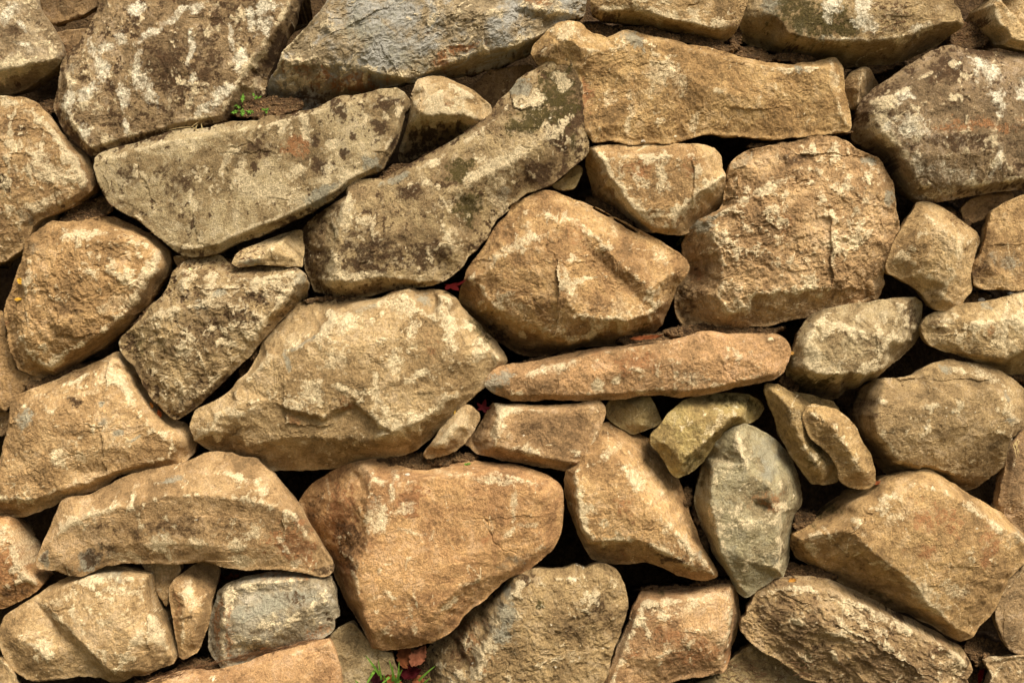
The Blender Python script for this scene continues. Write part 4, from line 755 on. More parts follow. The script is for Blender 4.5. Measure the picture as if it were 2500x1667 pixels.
stone('a2 15,1545,-16 40,1440,-18 60,1360,-20 70,1280,-22 110,1220,-26 180,1180,-34 280,1150,-40 380,1110,-44 460,1060,-46 560,1030,-46 650,990,-46 720,950,-46 780,940,-50 830,1000,-52 870,1060,-54 890,1140,-54 940,1200,-54 980,1260,-54 1030,1320,-54 1100,1372,-56 1180,1402,-60 1242,1480,-64 1252,1540,-64 a3 1242,60,-62 1222,110,-56 1150,167,-42 1060,192,-36 950,212,-34 860,217,-34 760,242,-34 690,292,-34 620,332,-34 520,367,-34 460,382,-34 380,402,-34 330,437,-36 250,472,-40 150,502,-44 60,512,-46 -220,470,-46 -220,230,-20 0,160,-16',
      ridges='a2 95,1290,0 160,1405,22 300,1335,28 500,1235,26 560,1200,22 660,1090,12 740,1010,0; a2 110,1250,-8 300,1190,0 560,1080,2 700,1000,-6; a2 780,1140,20 830,1250,26 900,1350,28 1010,1450,20 a3 1130,30,10; a3 -220,380,14 0,400,18 200,400,18 380,340,18 600,270,18 800,200,14 1060,140,6; a2 400,1450,38 700,1350,36 a3 400,100,36 800,60,32; a3 0,170,10 300,190,28 520,230,14 760,200,14',
      A=(190, 152, 100), B=(158, 118, 68), cr=0.42, dk=0.12, ru=0.12, R=9, bulge=3, soft=3, chip=1.2, rough=1.1,
      patches='dark a2 500,1265,50,22,-5,0.9; grey a2 150,1380,80,50,-30,0.8; grey a2 660,1265,25,15,0,1; grey a2 680,1370,40,30,20,0.8; grey a2 780,1445,30,25,0,0.9; grey a2 890,1490,50,12,-30,0.8; cream a2 700,1120,90,60,30,0.6; cream a3 400,130,60,60,0,0.8; cream a3 540,120,50,40,0,0.6; cream a2 560,1210,120,30,-20,0.5; dark a2 560,1330,130,30,-20,0.25', label='tan angular stone at the left side above the half-moon stone')
stone('a2 28,745,-36 25,680,-36 40,610,-36 80,540,-36 110,440,-34 145,330,-30 160,230,-24 200,190,-22 260,150,-22 330,102,-24 410,108,-28 480,108,-32 560,90,-40 640,75,-46 740,90,-48 840,130,-48 930,180,-48 1010,230,-48 1070,290,-50 1088,350,-54 1078,420,-58 1042,480,-60 1002,540,-60 962,620,-60 902,680,-58 862,730,-56 802,790,-56 722,850,-58 642,912,-62 562,965,-66 470,1020,-70 400,1072,-70 340,1102,-66 270,1107,-58 200,1082,-46 120,1052,-36 85,1000,-34 60,930,-34 40,830,-36',
      ridges='a2 185,235,4 160,400,20 150,520,22 165,680,26 150,850,20 180,980,4; a2 390,130,2 430,190,26 560,215,32 740,228,32 870,228,24 1000,290,0; a2 1020,440,10 930,620,20 800,720,24 640,830,24 480,950,14 320,1050,0; a2 300,450,42 600,400,46 800,450,42; a2 350,750,42 560,700,42; a2 300,600,40 420,650,32 500,640,38',
      A=(188, 146, 90), B=(154, 112, 60), cr=0.42, dk=0.15, ru=0.2, pit=0.8, chip=1.1, rough=1.3, R=16, bulge=6, soft=5,
      patches='cream a2 740,640,150,60,-20,0.6; cream a2 600,190,220,30,5,0.6; dark a2 460,700,150,80,20,0.4; dark a2 800,300,120,80,0,0.3; grey a2 250,260,100,70,0,0.3', label='rounded ochre boulder at the left side')
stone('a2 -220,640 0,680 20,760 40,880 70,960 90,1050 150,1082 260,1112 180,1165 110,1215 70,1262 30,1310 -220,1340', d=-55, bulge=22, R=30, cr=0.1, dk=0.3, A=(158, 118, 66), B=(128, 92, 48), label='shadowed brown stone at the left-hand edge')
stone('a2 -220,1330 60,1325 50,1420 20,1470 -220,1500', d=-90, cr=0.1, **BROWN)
stone('a2 755,880,-16 780,840,-16 830,800,-16 880,740,-16 930,690,-16 960,640,-16 1020,600,-18 1070,540,-20 1085,480,-20 1100,430,-22 1140,390,-26 1200,350,-36 1280,332,-44 1400,326,-50 1440,360,-46 1490,400,-40 1600,400,-40 1720,395,-40 1820,398,-38 1900,408,-34 1945,440,-32 1962,500,-40 1945,580,-60 1895,650,-66 1842,698,-60 1782,738,-46 1742,775,-36 1692,835,-26 1642,895,-22 1582,975,-22 1512,1035,-24 1442,1095,-26 1372,1175,-28 1292,1245,-30 1212,1315,-30 1150,1355,-28 1108,1370,-26 1060,1332,-24 1010,1282,-22 960,1222,-20 920,1162,-18 890,1092,-16 860,1032,-16 800,982,-16 765,940,-16',
      ridges='a2 1925,450,2 1875,520,18 1800,640,22 1690,740,22 1620,850,16; a2 1150,430,8 1400,470,14 1700,470,14 1850,430,6; a2 1000,700,28 1400,600,34 1300,900,32 1150,1150,22; a2 1590,890,10 1400,1100,10 1180,1300,8',
      A=(160, 134, 88), B=(118, 92, 54), cr=0.55, dk=0.5, pit=0.8, chip=1.1, rough=1.4, R=11, bulge=6, soft=4, mo=0.06, grain=1.2,
      patches='grey a2 1400,565,40,25,0,1; grey a2 1300,680,80,80,0,0.5; grey a2 1910,470,40,70,20,0.8; moss a2 880,860,60,90,0,0.4; moss a2 1050,900,60,60,0,0.4; moss a2 1870,620,60,70,-30,0.6; dark a2 1580,720,90,60,0,0.6; cream a2 1800,520,130,80,-30,0.6; cream a2 1250,1200,200,40,-20,0.6; cream a2 1390,620,110,60,0,0.5; dark a2 1420,800,250,110,0,0.35', label='rough pitted dark stone standing on one corner, left of centre')
stone('a2 1480,372,-6 1512,322,-12 1562,282,-24 1680,232,-46 1800,192,-60 1880,165,-66 1925,158,-66 1935,260,-60 1928,400,-40 1830,387,-26 1700,377,-14 1600,387,-10 1520,392,-8', ridges='a2 1500,372,2 1650,345,12 1720,290,6 1790,230,-14; a2 1720,290,6 1850,340,-4', R=5, soft=2, bulge=2, cr=0.3, dk=0.1, chip=0.6, A=(190, 164, 116), B=(164, 136, 88), patches='grey a2 1580,365,80,15,-3,0.9', label='small flat pale stone holding dry debris, under the olive slab')
stone('a2 1110,335 1180,325 1300,325 1280,360 1210,385 1140,400', d=-50, **TAN)
stone('a2 1212,1425,-30 1225,1370,-30 1250,1310,-32 1320,1280,-34 1400,1240,-34 1470,1190,-34 1520,1120,-34 1580,1080,-34 1620,1020,-36 1660,950,-38 1680,870,-42 1740,800,-46 1800,740,-50 1850,690,-54 1900,640,-58 1960,612,-60 b2 400,605,-60 500,595,-58 620,605,-56 720,600,-52 800,600,-46 870,590,-36 940,560,-26 1050,530,-22 1110,552,-30 1200,545,-36 1280,558,-34 1340,600,-34 1370,650,-38 1430,710,-44 1490,760,-50 1540,830,-54 1600,880,-56 1640,940,-56 1672,1000,-54 1620,1042,-44 1572,1082,-36 1532,1152,-32 1470,1202,-32 1410,1252,-32 1340,1332,-34 1280,1392,-36 1210,1462,-40 1150,1512,-44 1090,1562,-48 b3 1000,112,-54 880,132,-56 780,152,-58 690,172,-60 560,197,-62 400,210,-64 260,207,-66 160,214,-66 110,182,-62 a3 1640,150,-60 1560,130,-60 1400,110,-60 1310,62,-54 a2 1240,1500,-36',
      ridges='a2 1530,1160,4 1620,1060,20 b2 120,1000,28 280,920,38 430,870,44 500,790,46 600,740,48 720,670,46 850,610,36 1000,560,16; b2 130,960,18 280,890,26 420,845,30 480,780,32 560,720,34 700,645,24 820,600,4; b2 1090,570,-2 1130,640,10 1180,680,14 1215,640,16; b2 1050,600,36 1100,660,46 1160,690,50 1225,690,50 1235,600,44 1290,600,34; b2 1300,720,54 1320,900,60 1310,1000,60; b2 1380,660,6 1440,760,10 1530,880,8 1610,980,6; b2 290,1310,44 400,1330,46 490,1362,46 570,1308,48 680,1240,52 850,1400,52 940,1450,50 1100,1380,48 1200,1330,44 1262,1230,48; b2 280,1338,28 400,1352,28 490,1390,28 585,1345,30 690,1290,38 855,1432,34; b2 600,950,62 900,850,64 900,1150,62 500,1150,56; a2 1500,1210,20 1520,1340,24 1490,1450,-4 1560,1540,-10; a2 1370,1340,14 1350,1450,10; b2 300,1480,24 800,1500,24; b2 150,1250,30',
      A=(180, 150, 102), B=(150, 118, 72), cr=0.46, dk=0.1, ru=0.06, chip=0.9, rough=1.0, R=12, bulge=3, soft=2, wob=4,
      patches='cream b2 640,760,120,60,-20,0.7; cream b2 1000,650,130,70,20,0.8; cream b2 1080,800,40,120,0,0.8; cream b2 960,1000,40,110,0,0.8; cream b2 580,1000,90,70,0,0.7; cream b2 680,1180,130,40,10,0.9; cream b2 430,1190,80,90,0,0.8; cream b2 840,1200,14,190,-4,0.8; cream b2 1130,1080,130,30,-25,0.7; cream b2 1250,680,90,60,20,0.6; cream b2 1000,1350,200,50,-15,0.5; grey b2 1130,600,90,35,35,0.9; grey b2 280,990,22,90,-20,0.8; grey b2 380,880,140,15,-22,0.7; grey b2 780,670,90,30,-15,0.6; rust b2 640,1270,70,60,0,0.5; dark b2 620,1260,50,35,0,0.4; rust b2 1200,880,60,80,0,0.35; moss b2 1500,830,50,160,-35,0.6; cream b2 300,860,80,40,-20,0.5; dark b2 830,950,50,25,0,0.4; cream b2 1300,950,30,60,0,0.7; rust b2 330,1380,120,40,15,0.35; -cream b2 500,1480,500,80; moss b3 200,60,300,100,0,0.15', label='biggest pale tan boulder with white mottling, in the middle of the wall')
stone('a3 -8,1270,-20 0,1200,-20 20,1150,-22 80,1110,-26 200,1040,-30 280,980,-34 350,930,-38 440,890,-40 560,850,-42 650,830,-42 740,820,-40 800,840,-34 880,860,-30 970,870,-32 985,950,-50 1030,1050,-60 1070,1130,-56 1090,1200,-50 1112,1280,-44 1132,1370,-34 1102,1440,-26 1000,1482,-24 930,1512,-24 850,1522,-24 780,1557,-24 700,1564,-24 650,1532,-24 560,1517,-24 450,1532,-26 330,1552,-26 220,1557,-26 150,1537,-24 80,1482,-22 30,1412,-20 2,1340,-20',
      ridges='a3 270,1050,2 350,1130,24 430,1220,32 510,1295,36 600,1385,38 690,1485,30 720,1550,0; a3 255,1075,-4 330,1180,2 400,1265,4 480,1340,6 555,1405,4 640,1505,-4; a3 300,1010,-2 440,940,16 560,900,22 800,895,24 955,895,16; a3 955,895,16 970,1000,24 1050,1200,20 1090,1400,4; a3 700,1150,44 850,1300,42; a3 150,1300,18 300,1400,18; a3 720,1500,26 850,1485,22 920,1500,2',
      A=(188, 154, 104), B=(158, 122, 74), cr=0.42, dk=0.06, R=9, bulge=4, soft=3, chip=0.7,
      patches='cream a3 500,1080,20,60,-15; cream a3 400,1020,140,40,-25,0.7; cream a3 820,960,90,50,0,0.7; cream a3 985,1160,25,25; grey a3 730,880,120,20,8,0.6; dark a3 310,1150,60,40,35,0.3; cream a3 770,1150,110,70,0,0.5; cream a3 270,1370,70,10,-40,0.7; rust a3 1000,1180,60,60,0,0.2', label='pale tan stone split by a diagonal step, bottom left')
stone('a3 1082,960,-10 1110,900,-24 1180,860,-40 1270,800,-60 1392,785,-66 1395,860,-60 1372,960,-46 1342,1080,-40 1332,1160,-40 1292,1290,-40 1252,1372,-34 1162,1417,-20 1140,1382,-18 1115,1230,-16 1100,1110,-14 1084,1030,-12', ridges='a3 1095,960,2 1165,1000,14 1175,1100,22 1160,1250,20 1150,1395,-2; a3 1165,1000,14 1310,1020,4; a3 1190,1110,26 1270,1125,22 1230,1300,10', R=5, soft=2, bulge=2, cr=0.3, dk=0.1, A=(190, 150, 96), B=(156, 116, 68), chip=0.7, patches='cream a3 1230,1060,70,35,5,0.8; dark a3 1230,1150,50,40,0,0.4; rust a3 1120,1120,30,140,0,0.4', label='slim upright stone between the split stone and the grey stone')
stone('a3 890,805 1130,808 1148,850 1105,900 1075,980 1060,1080 1010,1010 985,900', d=-50, bulge=14, cr=0.2, **TAN)
stone('a3 1328,1290,-50 1340,1180,-48 1370,1060,-44 1390,990,-40 1440,940,-36 1560,898,-36 1700,868,-38 1850,858,-40 1980,876,-34 2050,886,-28 b3 490,890,-26 542,900,-20 552,950,-18 572,1000,-18 582,1080,-18 598,1140,-20 562,1162,-18 567,1210,-18 540,1252,-18 480,1282,-18 400,1302,-18 300,1332,-18 200,1362,-18 100,1402,-18 0,1442,-18 a3 1500,1462,-18 1420,1480,-22 1390,1442,-34 1350,1392,-44 1330,1342,-48',
      ridges='a3 1425,1005,10 1432,1080,22 1422,1200,24 1412,1430,4; a3 1425,1005,10 1530,950,18 1660,930,20 1900,908,14 2060,910,2; a3 1450,1085,16 1560,1010,14 1650,985,10 1850,960,12; a3 1650,1150,26 1950,1100,26 1700,1300,22; b3 540,1010,10 500,1060,22',
      A=(150, 144, 122), B=(118, 108, 84), cr=0.4, dk=0.3, gr=0.35, R=9, bulge=4, soft=3, chip=1.2, rough=1.2,
      patches='cream a3 1480,1020,60,50,-40,0.9; cream a3 1600,960,110,25,-15,0.8; cream a3 1750,1140,150,60,-25,0.8; cream a3 1560,1300,120,60,-20,0.7; grey a3 1720,1080,170,90,-15,0.8; dark a3 1900,1020,60,60,0,0.5; grey a3 1540,1110,60,60,0,0.8; rust a3 1380,1200,40,180,0,0.5; rust a3 1460,1260,40,180,0,0.5; rust a3 1600,1400,200,30,-15,0.5; rust a3 1850,880,250,25,2,0.5; dark b3 80,1220,120,50,-10,0.4; rust b3 450,1250,120,40,-15,0.5', label='blue-grey mottled block at the bottom left')
stone('a3 820,1760 860,1600 1000,1545,-10 1150,1510,-20 1300,1492,-24 1420,1482,-26 1550,1442,-26 1700,1392,-26 1850,1342,-26 2000,1302,-26 2091,1290,-26 b3 530,1290,-20 562,1340,-14 582,1420,-12 602,1500,-12 608,1600,-12 600,1760', ridges='a3 1200,1560,8 1500,1480,10 1850,1380,10 b3 520,1320,6; a3 1300,1650,20 1900,1550,20', d=10, A=(190, 142, 90), B=(162, 112, 66), cr=0.3, dk=0.12, R=9, chip=0.7, sp=0.12, label='orange stone at the bottom edge edged with dry roots')
stone('b3 535,1270,-16 600,1212,-18 680,1192,-18 740,1250,-18 790,1330,-16 860,1365,-14 930,1378,-14 965,1500,-14 985,1760 590,1760 600,1500 570,1350', d=-30, A=(142, 124, 84), B=(112, 94, 58), cr=0.2, dk=0.25, mo=0.12, sp=0.12, label='grey-olive stone at the bottom edge beside the grass tuft')
stone('a3 -220,1390 0,1420 50,1470 80,1520 102,1600 90,1760 -220,1760', A=(186, 156, 108), B=(156, 124, 78), cr=0.3, dk=0.1, label='pale stone in the bottom left corner')
stone('c3 1440,1540 1500,1470 1560,1400 1660,1330 1780,1385 1900,1470 2060,1560 2140,1760 1240,1760 1260,1590', d=-60, bulge=10, A=(134, 114, 68), B=(104, 84, 44), cr=0.15, dk=0.2, mo=0.35, R=30, label='low mossy stone at the bottom edge covered in dry grass')

t0 = time.time()
wall = bpy.data.objects.new('dry_stone_wall', None)
COL.objects.link(wall)
wall['label'] = 'dry stone wall of tan, ochre and grey field stones filling the picture'
wall['category'] = 'wall'
wall['kind'] = 'thing'
for i, s in enumerate(STONES):
    build_stone(s, i, wall)
# the wall goes on beyond the picture: plain stones round the surveyed ones
rnd = random.Random(5)
S_GRID = 0.007
spots = [(x, -205, 165, 115) for x in range(-280, 2900, 345)]
spots += [(-265, y, 165, 112) for y in range(20, 1700, 236)] + [(2770, y, 165, 112) for y in range(20, 1700, 236)]
for k, (cx, cy, rx, ry) in enumerate(spots):
    ring = []
    for j in range(9):
        a = j / 9 * 2 * math.pi + rnd.uniform(-0.2, 0.2); q = rnd.uniform(0.88, 1.12)
        c, s_ = math.cos(a), math.sin(a)
        ring.append((cx + rx * q * math.copysign(abs(c) ** 0.7, c) + rnd.uniform(-8, 8), cy + ry * q * math.copysign(abs(s_) ** 0.7, s_), rnd.uniform(-45, -10)))
    sp = dict(DEF); sp.update(rnd.choice((PALE, TAN, ORANGE, BROWN, DKGREY, OLIVE))); sp.update(outline=ring, bulge=22, ridges='')
    build_stone(sp, 100 + k, wall)
print('stones', len(STONES), 'tris', sum(len(o.data.polygons) for o in wall.children) * 2, 'secs', round(time.time() - t0, 1))
S_GRID = 0.0025
# ------------------------------------------------------------------ earth behind the stones, and soil lodged on the ledges
SOIL = []   # sheet x,y, rx, ry (sheet units), angle, mm from the wall face, steepness


def soil_patches(text):
    for row in text.split(';'):
        w = row.split()
        if not w: continue
        t = TILES[w[0]]; v = [float(q) for q in w[1].split(',')]
        SOIL.append((t[0] + v[0] * t[2], t[1] + v[1] * t[2], v[2] * t[2], v[3] * t[2], v[4], v[5] - 10))


soil_patches('a1 1700,690,230,70,-5,-22; a1 410,320,70,50,0,-35; a1 300,680,110,45,0,-45; a1 560,1350,190,70,-20,-35; a2 800,150,130,40,25,-40; a2 1330,370,160,40,0,-48;'
             'a2 1600,310,90,45,-20,-10; b1 950,1090,130,28,-25,-34; b1 1180,1000,190,32,-28,-36; b1 1450,820,130,32,-38,-36; c1 700,200,130,45,15,-40; c1 1000,215,200,40,10,-36; c1 1350,270,220,42,12,-38; c1 1650,345,160,42,12,-38; d1 620,375,170,35,4,-40;'
             'c1 930,900,130,40,5,-22; c1 720,905,80,20,0,-25; d1 1740,230,130,90,0,-50; d1 250,190,40,130,5,-45; d1 480,920,150,26,-8,-30; d1 880,855,140,18,-3,-34; d1 1650,1390,110,60,30,-50; d1 1500,1310,70,30,20,-40; c2 1000,850,200,40,-8,-45; c2 1300,795,200,40,-3,-45; c2 1650,800,220,38,0,-30;'
             'c2 400,985,300,30,-10,-50; d2 1720,620,170,45,-15,-28; d2 750,680,130,20,-14,-45; d2 1050,620,160,16,-8,-48; b2 620,605,260,24,0,-56; b2 960,560,70,20,-15,-32; b3 1100,165,270,70,0,-42; b3 1280,130,130,50,0,-40; b3 1420,130,60,40,0,-45; a3 1300,1460,190,60,-10,-34; a3 1000,1530,150,30,-15,-30;'
             'c3 1290,560,70,230,-20,-70; c3 1350,450,70,120,0,-85; c3 1240,380,50,60,0,-80; d3 700,540,90,70,0,-62; d3 700,860,190,50,10,-58; d3 1850,1370,140,100,10,-60; d3 1760,1600,90,150,0,-50; a2 420,1100,260,60,-18,-50; c1 760,1360,170,70,30,-80; a2 920,700,130,22,-45,-42; a2 1700,820,30,200,30,-52; a2 1580,1050,40,120,30,-52;'
             'a3 760,235,120,22,-10,-42; c3 1250,960,300,26,-2,-78; c3 1420,930,120,26,0,-55; c3 800,1600,60,200,10,-60; d1 1160,440,160,30,-10,-95; a2 1000,1330,60,80,40,-60; a1 480,1190,40,60,0,-80; b3 1060,1560,110,220,0,-60; b3 780,1600,200,90,0,-48; d2 2040,1090,80,40,20,-95; c2 1880,1080,40,80,0,-70; d2 590,1150,60,60,0,-95; d3 1950,1400,120,30,-5,-40')


def ellipse_field(PX, PY, p, wx, wy):
    dx, dy = PX + wx - p[0], PY + wy - p[1]
    an = math.radians(p[4]); c, s_ = math.cos(an), math.sin(an)
    return np.sqrt(((dx * c + dy * s_) / p[2]) ** 2 + ((-dx * s_ + dy * c) / p[3]) ** 2), dy


g = 5.0
PX, PY = np.meshgrid(np.arange(-480, 2980, g), np.arange(-360, 1720, g))
PX = PX.astype(np.float32); PY = PY.astype(np.float32)
wx = 14 * fbm(PX / 60, PY / 60, 5, 4, 0.6); wy = 14 * fbm(PX / 60 + 9, PY / 60, 8, 4, 0.6)
HS = -430 + 40 * fbm(PX / 200, PY / 200, 3, 3)
for p in SOIL:
    e, dy = ellipse_field(PX, PY, p, wx, wy)
    top = p[5] - np.clip(0.9 * (0.6 * p[3] - dy), -8, 140)
    k = sstep(1.3, 1.0, e)
    HS = np.maximum(HS, -430 + k * (top + 430))
lumps = 13 * np.abs(perlin(PX / 24, PY / 24, 21)) + 8 * np.abs(perlin(PX / 13, PY / 13, 23)) + 12 * fbm(PX / 60, PY / 60, 12, 3)
HS = HS + lumps * sstep(-425, -200, HS)
Xw, Zw = wall_xz(PX, PY)
kk = (CAM_D - HS / 1000) / CAM_D
Xw = Xw * kk; Zw = CAM_Z + (Zw - CAM_Z) * kk
nr, nc = PX.shape
idg = np.arange(nr * nc).reshape(nr, nc)
q = np.stack([idg[1:, :-1].ravel(), idg[1:, 1:].ravel(), idg[:-1, 1:].ravel(), idg[:-1, :-1].ravel()], 1)
soil_mat = simple_material('soil', lin((112, 85, 52)), lin((70, 50, 28)), 30, 0.95, 1.0, 0.014)
soil = link('soil', new_mesh('soil', np.stack([Xw.ravel(), -HS.ravel() / 1000, Zw.ravel()], 1), q, smooth=False), soil_mat)
soil['kind'] = 'structure'
soil['label'] = 'brown earth packed behind and between the stones'

# ------------------------------------------------------------------ ground in front of the wall
gp = 0.25
gx, gy = np.meshgrid(np.arange(-60, 60.1, 4.0), np.concatenate([[-120, -60, -30, -16], np.arange(-8, 0.6, 1.0)]))
gz = np.zeros_like(gx) + 0.012 * np.sin(gx * 1.3 + gy) * (np.abs(gx) < 20)
ids = np.arange(gx.size).reshape(gx.shape)
q = np.stack([ids[:-1, :-1].ravel(), ids[:-1, 1:].ravel(), ids[1:, 1:].ravel(), ids[1:, :-1].ravel()], 1)
ground = link('ground', new_mesh('ground', np.stack([gx.ravel(), gy.ravel(), gz.ravel()], 1), q),
              simple_material('lawn', lin((96, 92, 48)), lin((84, 70, 42)), 12, 0.95, 0.6, 0.02))
ground['kind'] = 'structure'

# ------------------------------------------------------------------ finding the surface seen at a survey reading
bpy.context.view_layer.update()
dg = bpy.context.evaluated_depsgraph_get()
CAM = Vector(cam.location)


def sight(tile, x, y):
    t = TILES[tile]
    X, Z = wall_xz(t[0] + x * t[2], t[1] + y * t[2])
    d = (Vector((X, 0, Z)) - CAM).normalized()
    hit, p, n, i, o, m = scene.ray_cast(dg, CAM, d)
    if not hit: p, n = Vector((X, 0, Z)), Vector((0, -1, 0))
    return p, n, d


def leaf_material(name, c1, c2, rough=0.5):
    m = bpy.data.materials.new(name)
    N = Nodes(m)
    tc = N.n('ShaderNodeTexCoord')
    a = N.noise(tc.outputs['Object'], 90, 5, 0.65)
    N.l(N.mix(N.rng(a, 0.3, 0.7), c1, c2), N.b.inputs['Base Color'])
    N.b.inputs['Roughness'].default_value = 0.75
    N.b.inputs['Specular IOR Level'].default_value = 0.03
    N.b.inputs['Subsurface Weight'].default_value = 0.0
    bp = N.n('ShaderNodeBump'); bp.inputs['Strength'].default_value = 0.3; bp.inputs['Distance'].default_value = 0.001
    N.l(a, bp.inputs['Height']); N.l(bp.outputs[0], N.b.inputs['Normal'])
    return m


_lm = {}
def lm(c, name='dry_leaf'):
    if c not in _lm: _lm[c] = leaf_material(name, lin(c), [q * 0.6 for q in lin(c)])
    return _lm[c]


def blade_half(kind, t):
    """half width of a leaf at t along its length"""
    if kind == 'lance': return math.sin(math.pi * min(1, t * 0.96 + 0.02)) ** 0.9 * (1 - 0.35 * t)
    if kind == 'oval': return math.sin(math.pi * (0.02 + 0.97 * t) ** 0.8) ** 0.95 + 0.01
    if kind == 'lobed': return (math.sin(math.pi * (0.03 + 0.95 * t)) ** 0.6) * (0.72 + 0.28 * math.cos(t * 6 * math.pi))
    return 1


def leaf_mesh(kind, L, W, curl=0.3, fold=0.25, seed=0):
    r = random.Random(seed)
    if kind == 'maple':                       # five pointed lobes round a palm
        V = [(0, 0, 0)]; out = []
        angs = [(-2.1, 0.62), (-1.62, 0.3), (-1.05, 0.9), (-0.62, 0.42), (0, 1.0), (0.62, 0.42), (1.05, 0.9), (1.62, 0.3), (2.1, 0.62), (3.14, 0.12)]
        dens = []
        for j in range(len(angs)):
            a0, r0 = angs[j]; a1, r1 = angs[(j + 1) % len(angs)]
            if j == len(angs) - 1: a1 += 2 * math.pi
            for k in range(3): dens.append((a0 + (a1 - a0) * k / 3, (r0 + (r1 - r0) * k / 3) * (1 if k == 0 else r.uniform(0.9, 1.05))))
        n = len(dens)
        for rr in (0.5, 1.0):
            for a, d in dens:
                x, y = math.cos(a) * d * rr, math.sin(a) * d * rr
                V.append((x * L * 0.6, y * W * 0.6, (curl * (x * x) - fold * abs(y) * rr) * L * 0.5))
        F = []
        for j in range(n):
            F.append((0, 1 + j, 1 + (j + 1) % n)); F.append((1 + j, 1 + n + j, 1 + n + (j + 1) % n)); F.append((1 + j, 1 + n + (j + 1) % n, 1 + (j + 1) % n))
        me = new_mesh('leaf', np.array(V), tris=F)
        return me
    nu, nv_ = 30, 8
    V = []; F = []
    for i in range(nu + 1):
        t = i / nu; w = max(0.02, blade_half(kind, t)) * W * 0.5 * (1 + 0.10 * math.sin(t * 37 + seed) + 0.08 * r.uniform(-1, 1))
        th = curl * (t - 0.5) * 2
        for j in range(nv_ + 1):
            sv = j / nv_ * 2 - 1
            x = (math.sin(th) / th if abs(th) > 1e-3 else 1) * (t - 0.5) * L
            z = (1 - math.cos(th)) * L * 0.5 * (1 if curl > 0 else -1) + abs(sv) * fold * w + 0.06 * w * math.sin(t * 19 + sv * 3 + seed) + 0.035 * W * math.cos(44 * (t - 0.28 * abs(sv))) * abs(sv) + 0.10 * W * math.sin(5 * t + 3 * sv + seed) + 0.06 * W * math.sin(11 * t - 5 * sv + 2 * seed)
            V.append((x, sv * w, z))
    for i in range(nu):
        for j in range(nv_):
            a = i * (nv_ + 1) + j
            F.append((a, a + nv_ + 1, a + nv_ + 2, a + 1))
    return new_mesh('leaf', np.array(V), F)


def orient(o, p, ang, tilt, roll=0.0):
    """leaf axis at ang degrees in the wall plane, its face turned tilt degrees up from facing the camera"""
    a = math.radians(ang)
    ax = Vector((math.cos(a), 0, math.sin(a)))
    n = Vector((math.sin(math.radians(roll)), -math.cos(math.radians(tilt)), math.sin(math.radians(tilt)))).normalized()
    y = n.cross(ax).normalized(); ax = y.cross(n).normalized()
    M = Matrix((ax, y, n)).transposed().to_4x4()
    M.translation = p
    o.matrix_world = M


def fallen_leaf(tile, x, y, kind, L, W, ang, tilt, col, label, name='fallen_leaf', curl=0.4, fold=0.3, lift=4, roll=0, cat='leaf', group=None, depth=None):
    p, n, d = sight(tile, x, y)
    if depth is not None: p = CAM + d * ((-depth / 1000 - CAM.y) / d.y); lift = 0
    me = leaf_mesh(kind, L / 1000, W / 1000, curl, fold, int(x + y))
    o = link(name, me, lm(col))
    orient(o, p - d * lift / 1000, ang, tilt, roll)
    o['label'] = label; o['category'] = cat
    if group: o['group'] = group
    return o


RED, DRED, PURPLE = (66, 12, 10), (54, 12, 13), (42, 13, 14)
BRN, PINK, ORA, YEL = (112, 64, 36), (134, 82, 56), (118, 66, 36), (222, 168, 62)
fallen_leaf('b2', 1305, 512, 'maple', 70, 50, 20, 62, RED, 'red maple leaf lodged under the curved mossy stone', depth=-18)
fallen_leaf('b2', 1512, 1300, 'maple', 36, 40, 70, 20, DRED, 'dark red curled leaf in the gap beside the big pale boulder', depth=-30, curl=0.9)
fallen_leaf('c2', 985, 852, 'lance', 84, 17, 10, 40, ORA, 'long orange-brown leaf lying on the flat stone ledge', curl=0.5, depth=4)
fallen_leaf('c2', 1212, 222, 'lance', 54, 14, 52, 15, (204, 186, 92), 'yellow-green narrow leaf stuck beside the knobbly boulder', curl=0.35, lift=12)
fallen_leaf('b3', 1018, 1395, 'oval', 72, 40, 98, 25, BRN, 'brown dry leaf standing under the orange stone', curl=0.7, fold=0.6, depth=-52)
fallen_leaf('b3', 1105, 1400, 'oval', 66, 38, 62, 30, PINK, 'pinkish-brown leaf beside the brown one under the orange stone', curl=0.6, fold=0.6, depth=-46)
fallen_leaf('b3', 845, 1535, 'oval', 44, 34, -30, 25, PURPLE, 'purple-brown leaf at the foot of the grass tuft', curl=0.5, depth=-34)
fallen_leaf('b3', 1055, 1505, 'oval', 56, 36, 20, 30, DRED, 'glossy dark red leaf among the grass blades', curl=0.6, fold=0.5, depth=-36)
fallen_leaf('b3', 945, 1565, 'oval', 60, 32, -25, 30, ORA, 'orange-brown leaf at the bottom edge in the grass', curl=0.5, depth=-28)
fallen_leaf('b3', 1105, 1555, 'oval', 36, 30, 60, 30, (128, 78, 46), 'light brown leaf at the bottom edge beside the speckled stone', curl=0.5, depth=-40)
fallen_leaf('a3', 1440, 905, 'lobed', 84, 26, 5, 45, (150, 82, 42), 'brown lobed oak-like leaf in the gap under the half-moon stone', curl=0.8, fold=0.6, lift=20)
fallen_leaf('a2', 130, 490, 'oval', 20, 13, -60, 10, YEL, 'round yellow petal on the rounded ochre boulder', name='yellow_petal', cat='petal')
fallen_leaf('a2', 120, 602, 'oval', 22, 8, 5, 10, YEL, 'slim yellow petal below the round one on the ochre boulder', name='yellow_petal', cat='petal')
fallen_leaf('a2', 1035, 542, 'oval', 11, 8, 20, 10, YEL, 'tiny yellow petal between the ochre boulder and the pitted stone', name='yellow_petal', cat='petal')
fallen_leaf('a2', 1218, 411, 'oval', 14, 9, -15, 20, (222, 204, 150), 'pale cream petal on top of the pitted dark stone', name='pale_petal', cat='petal')
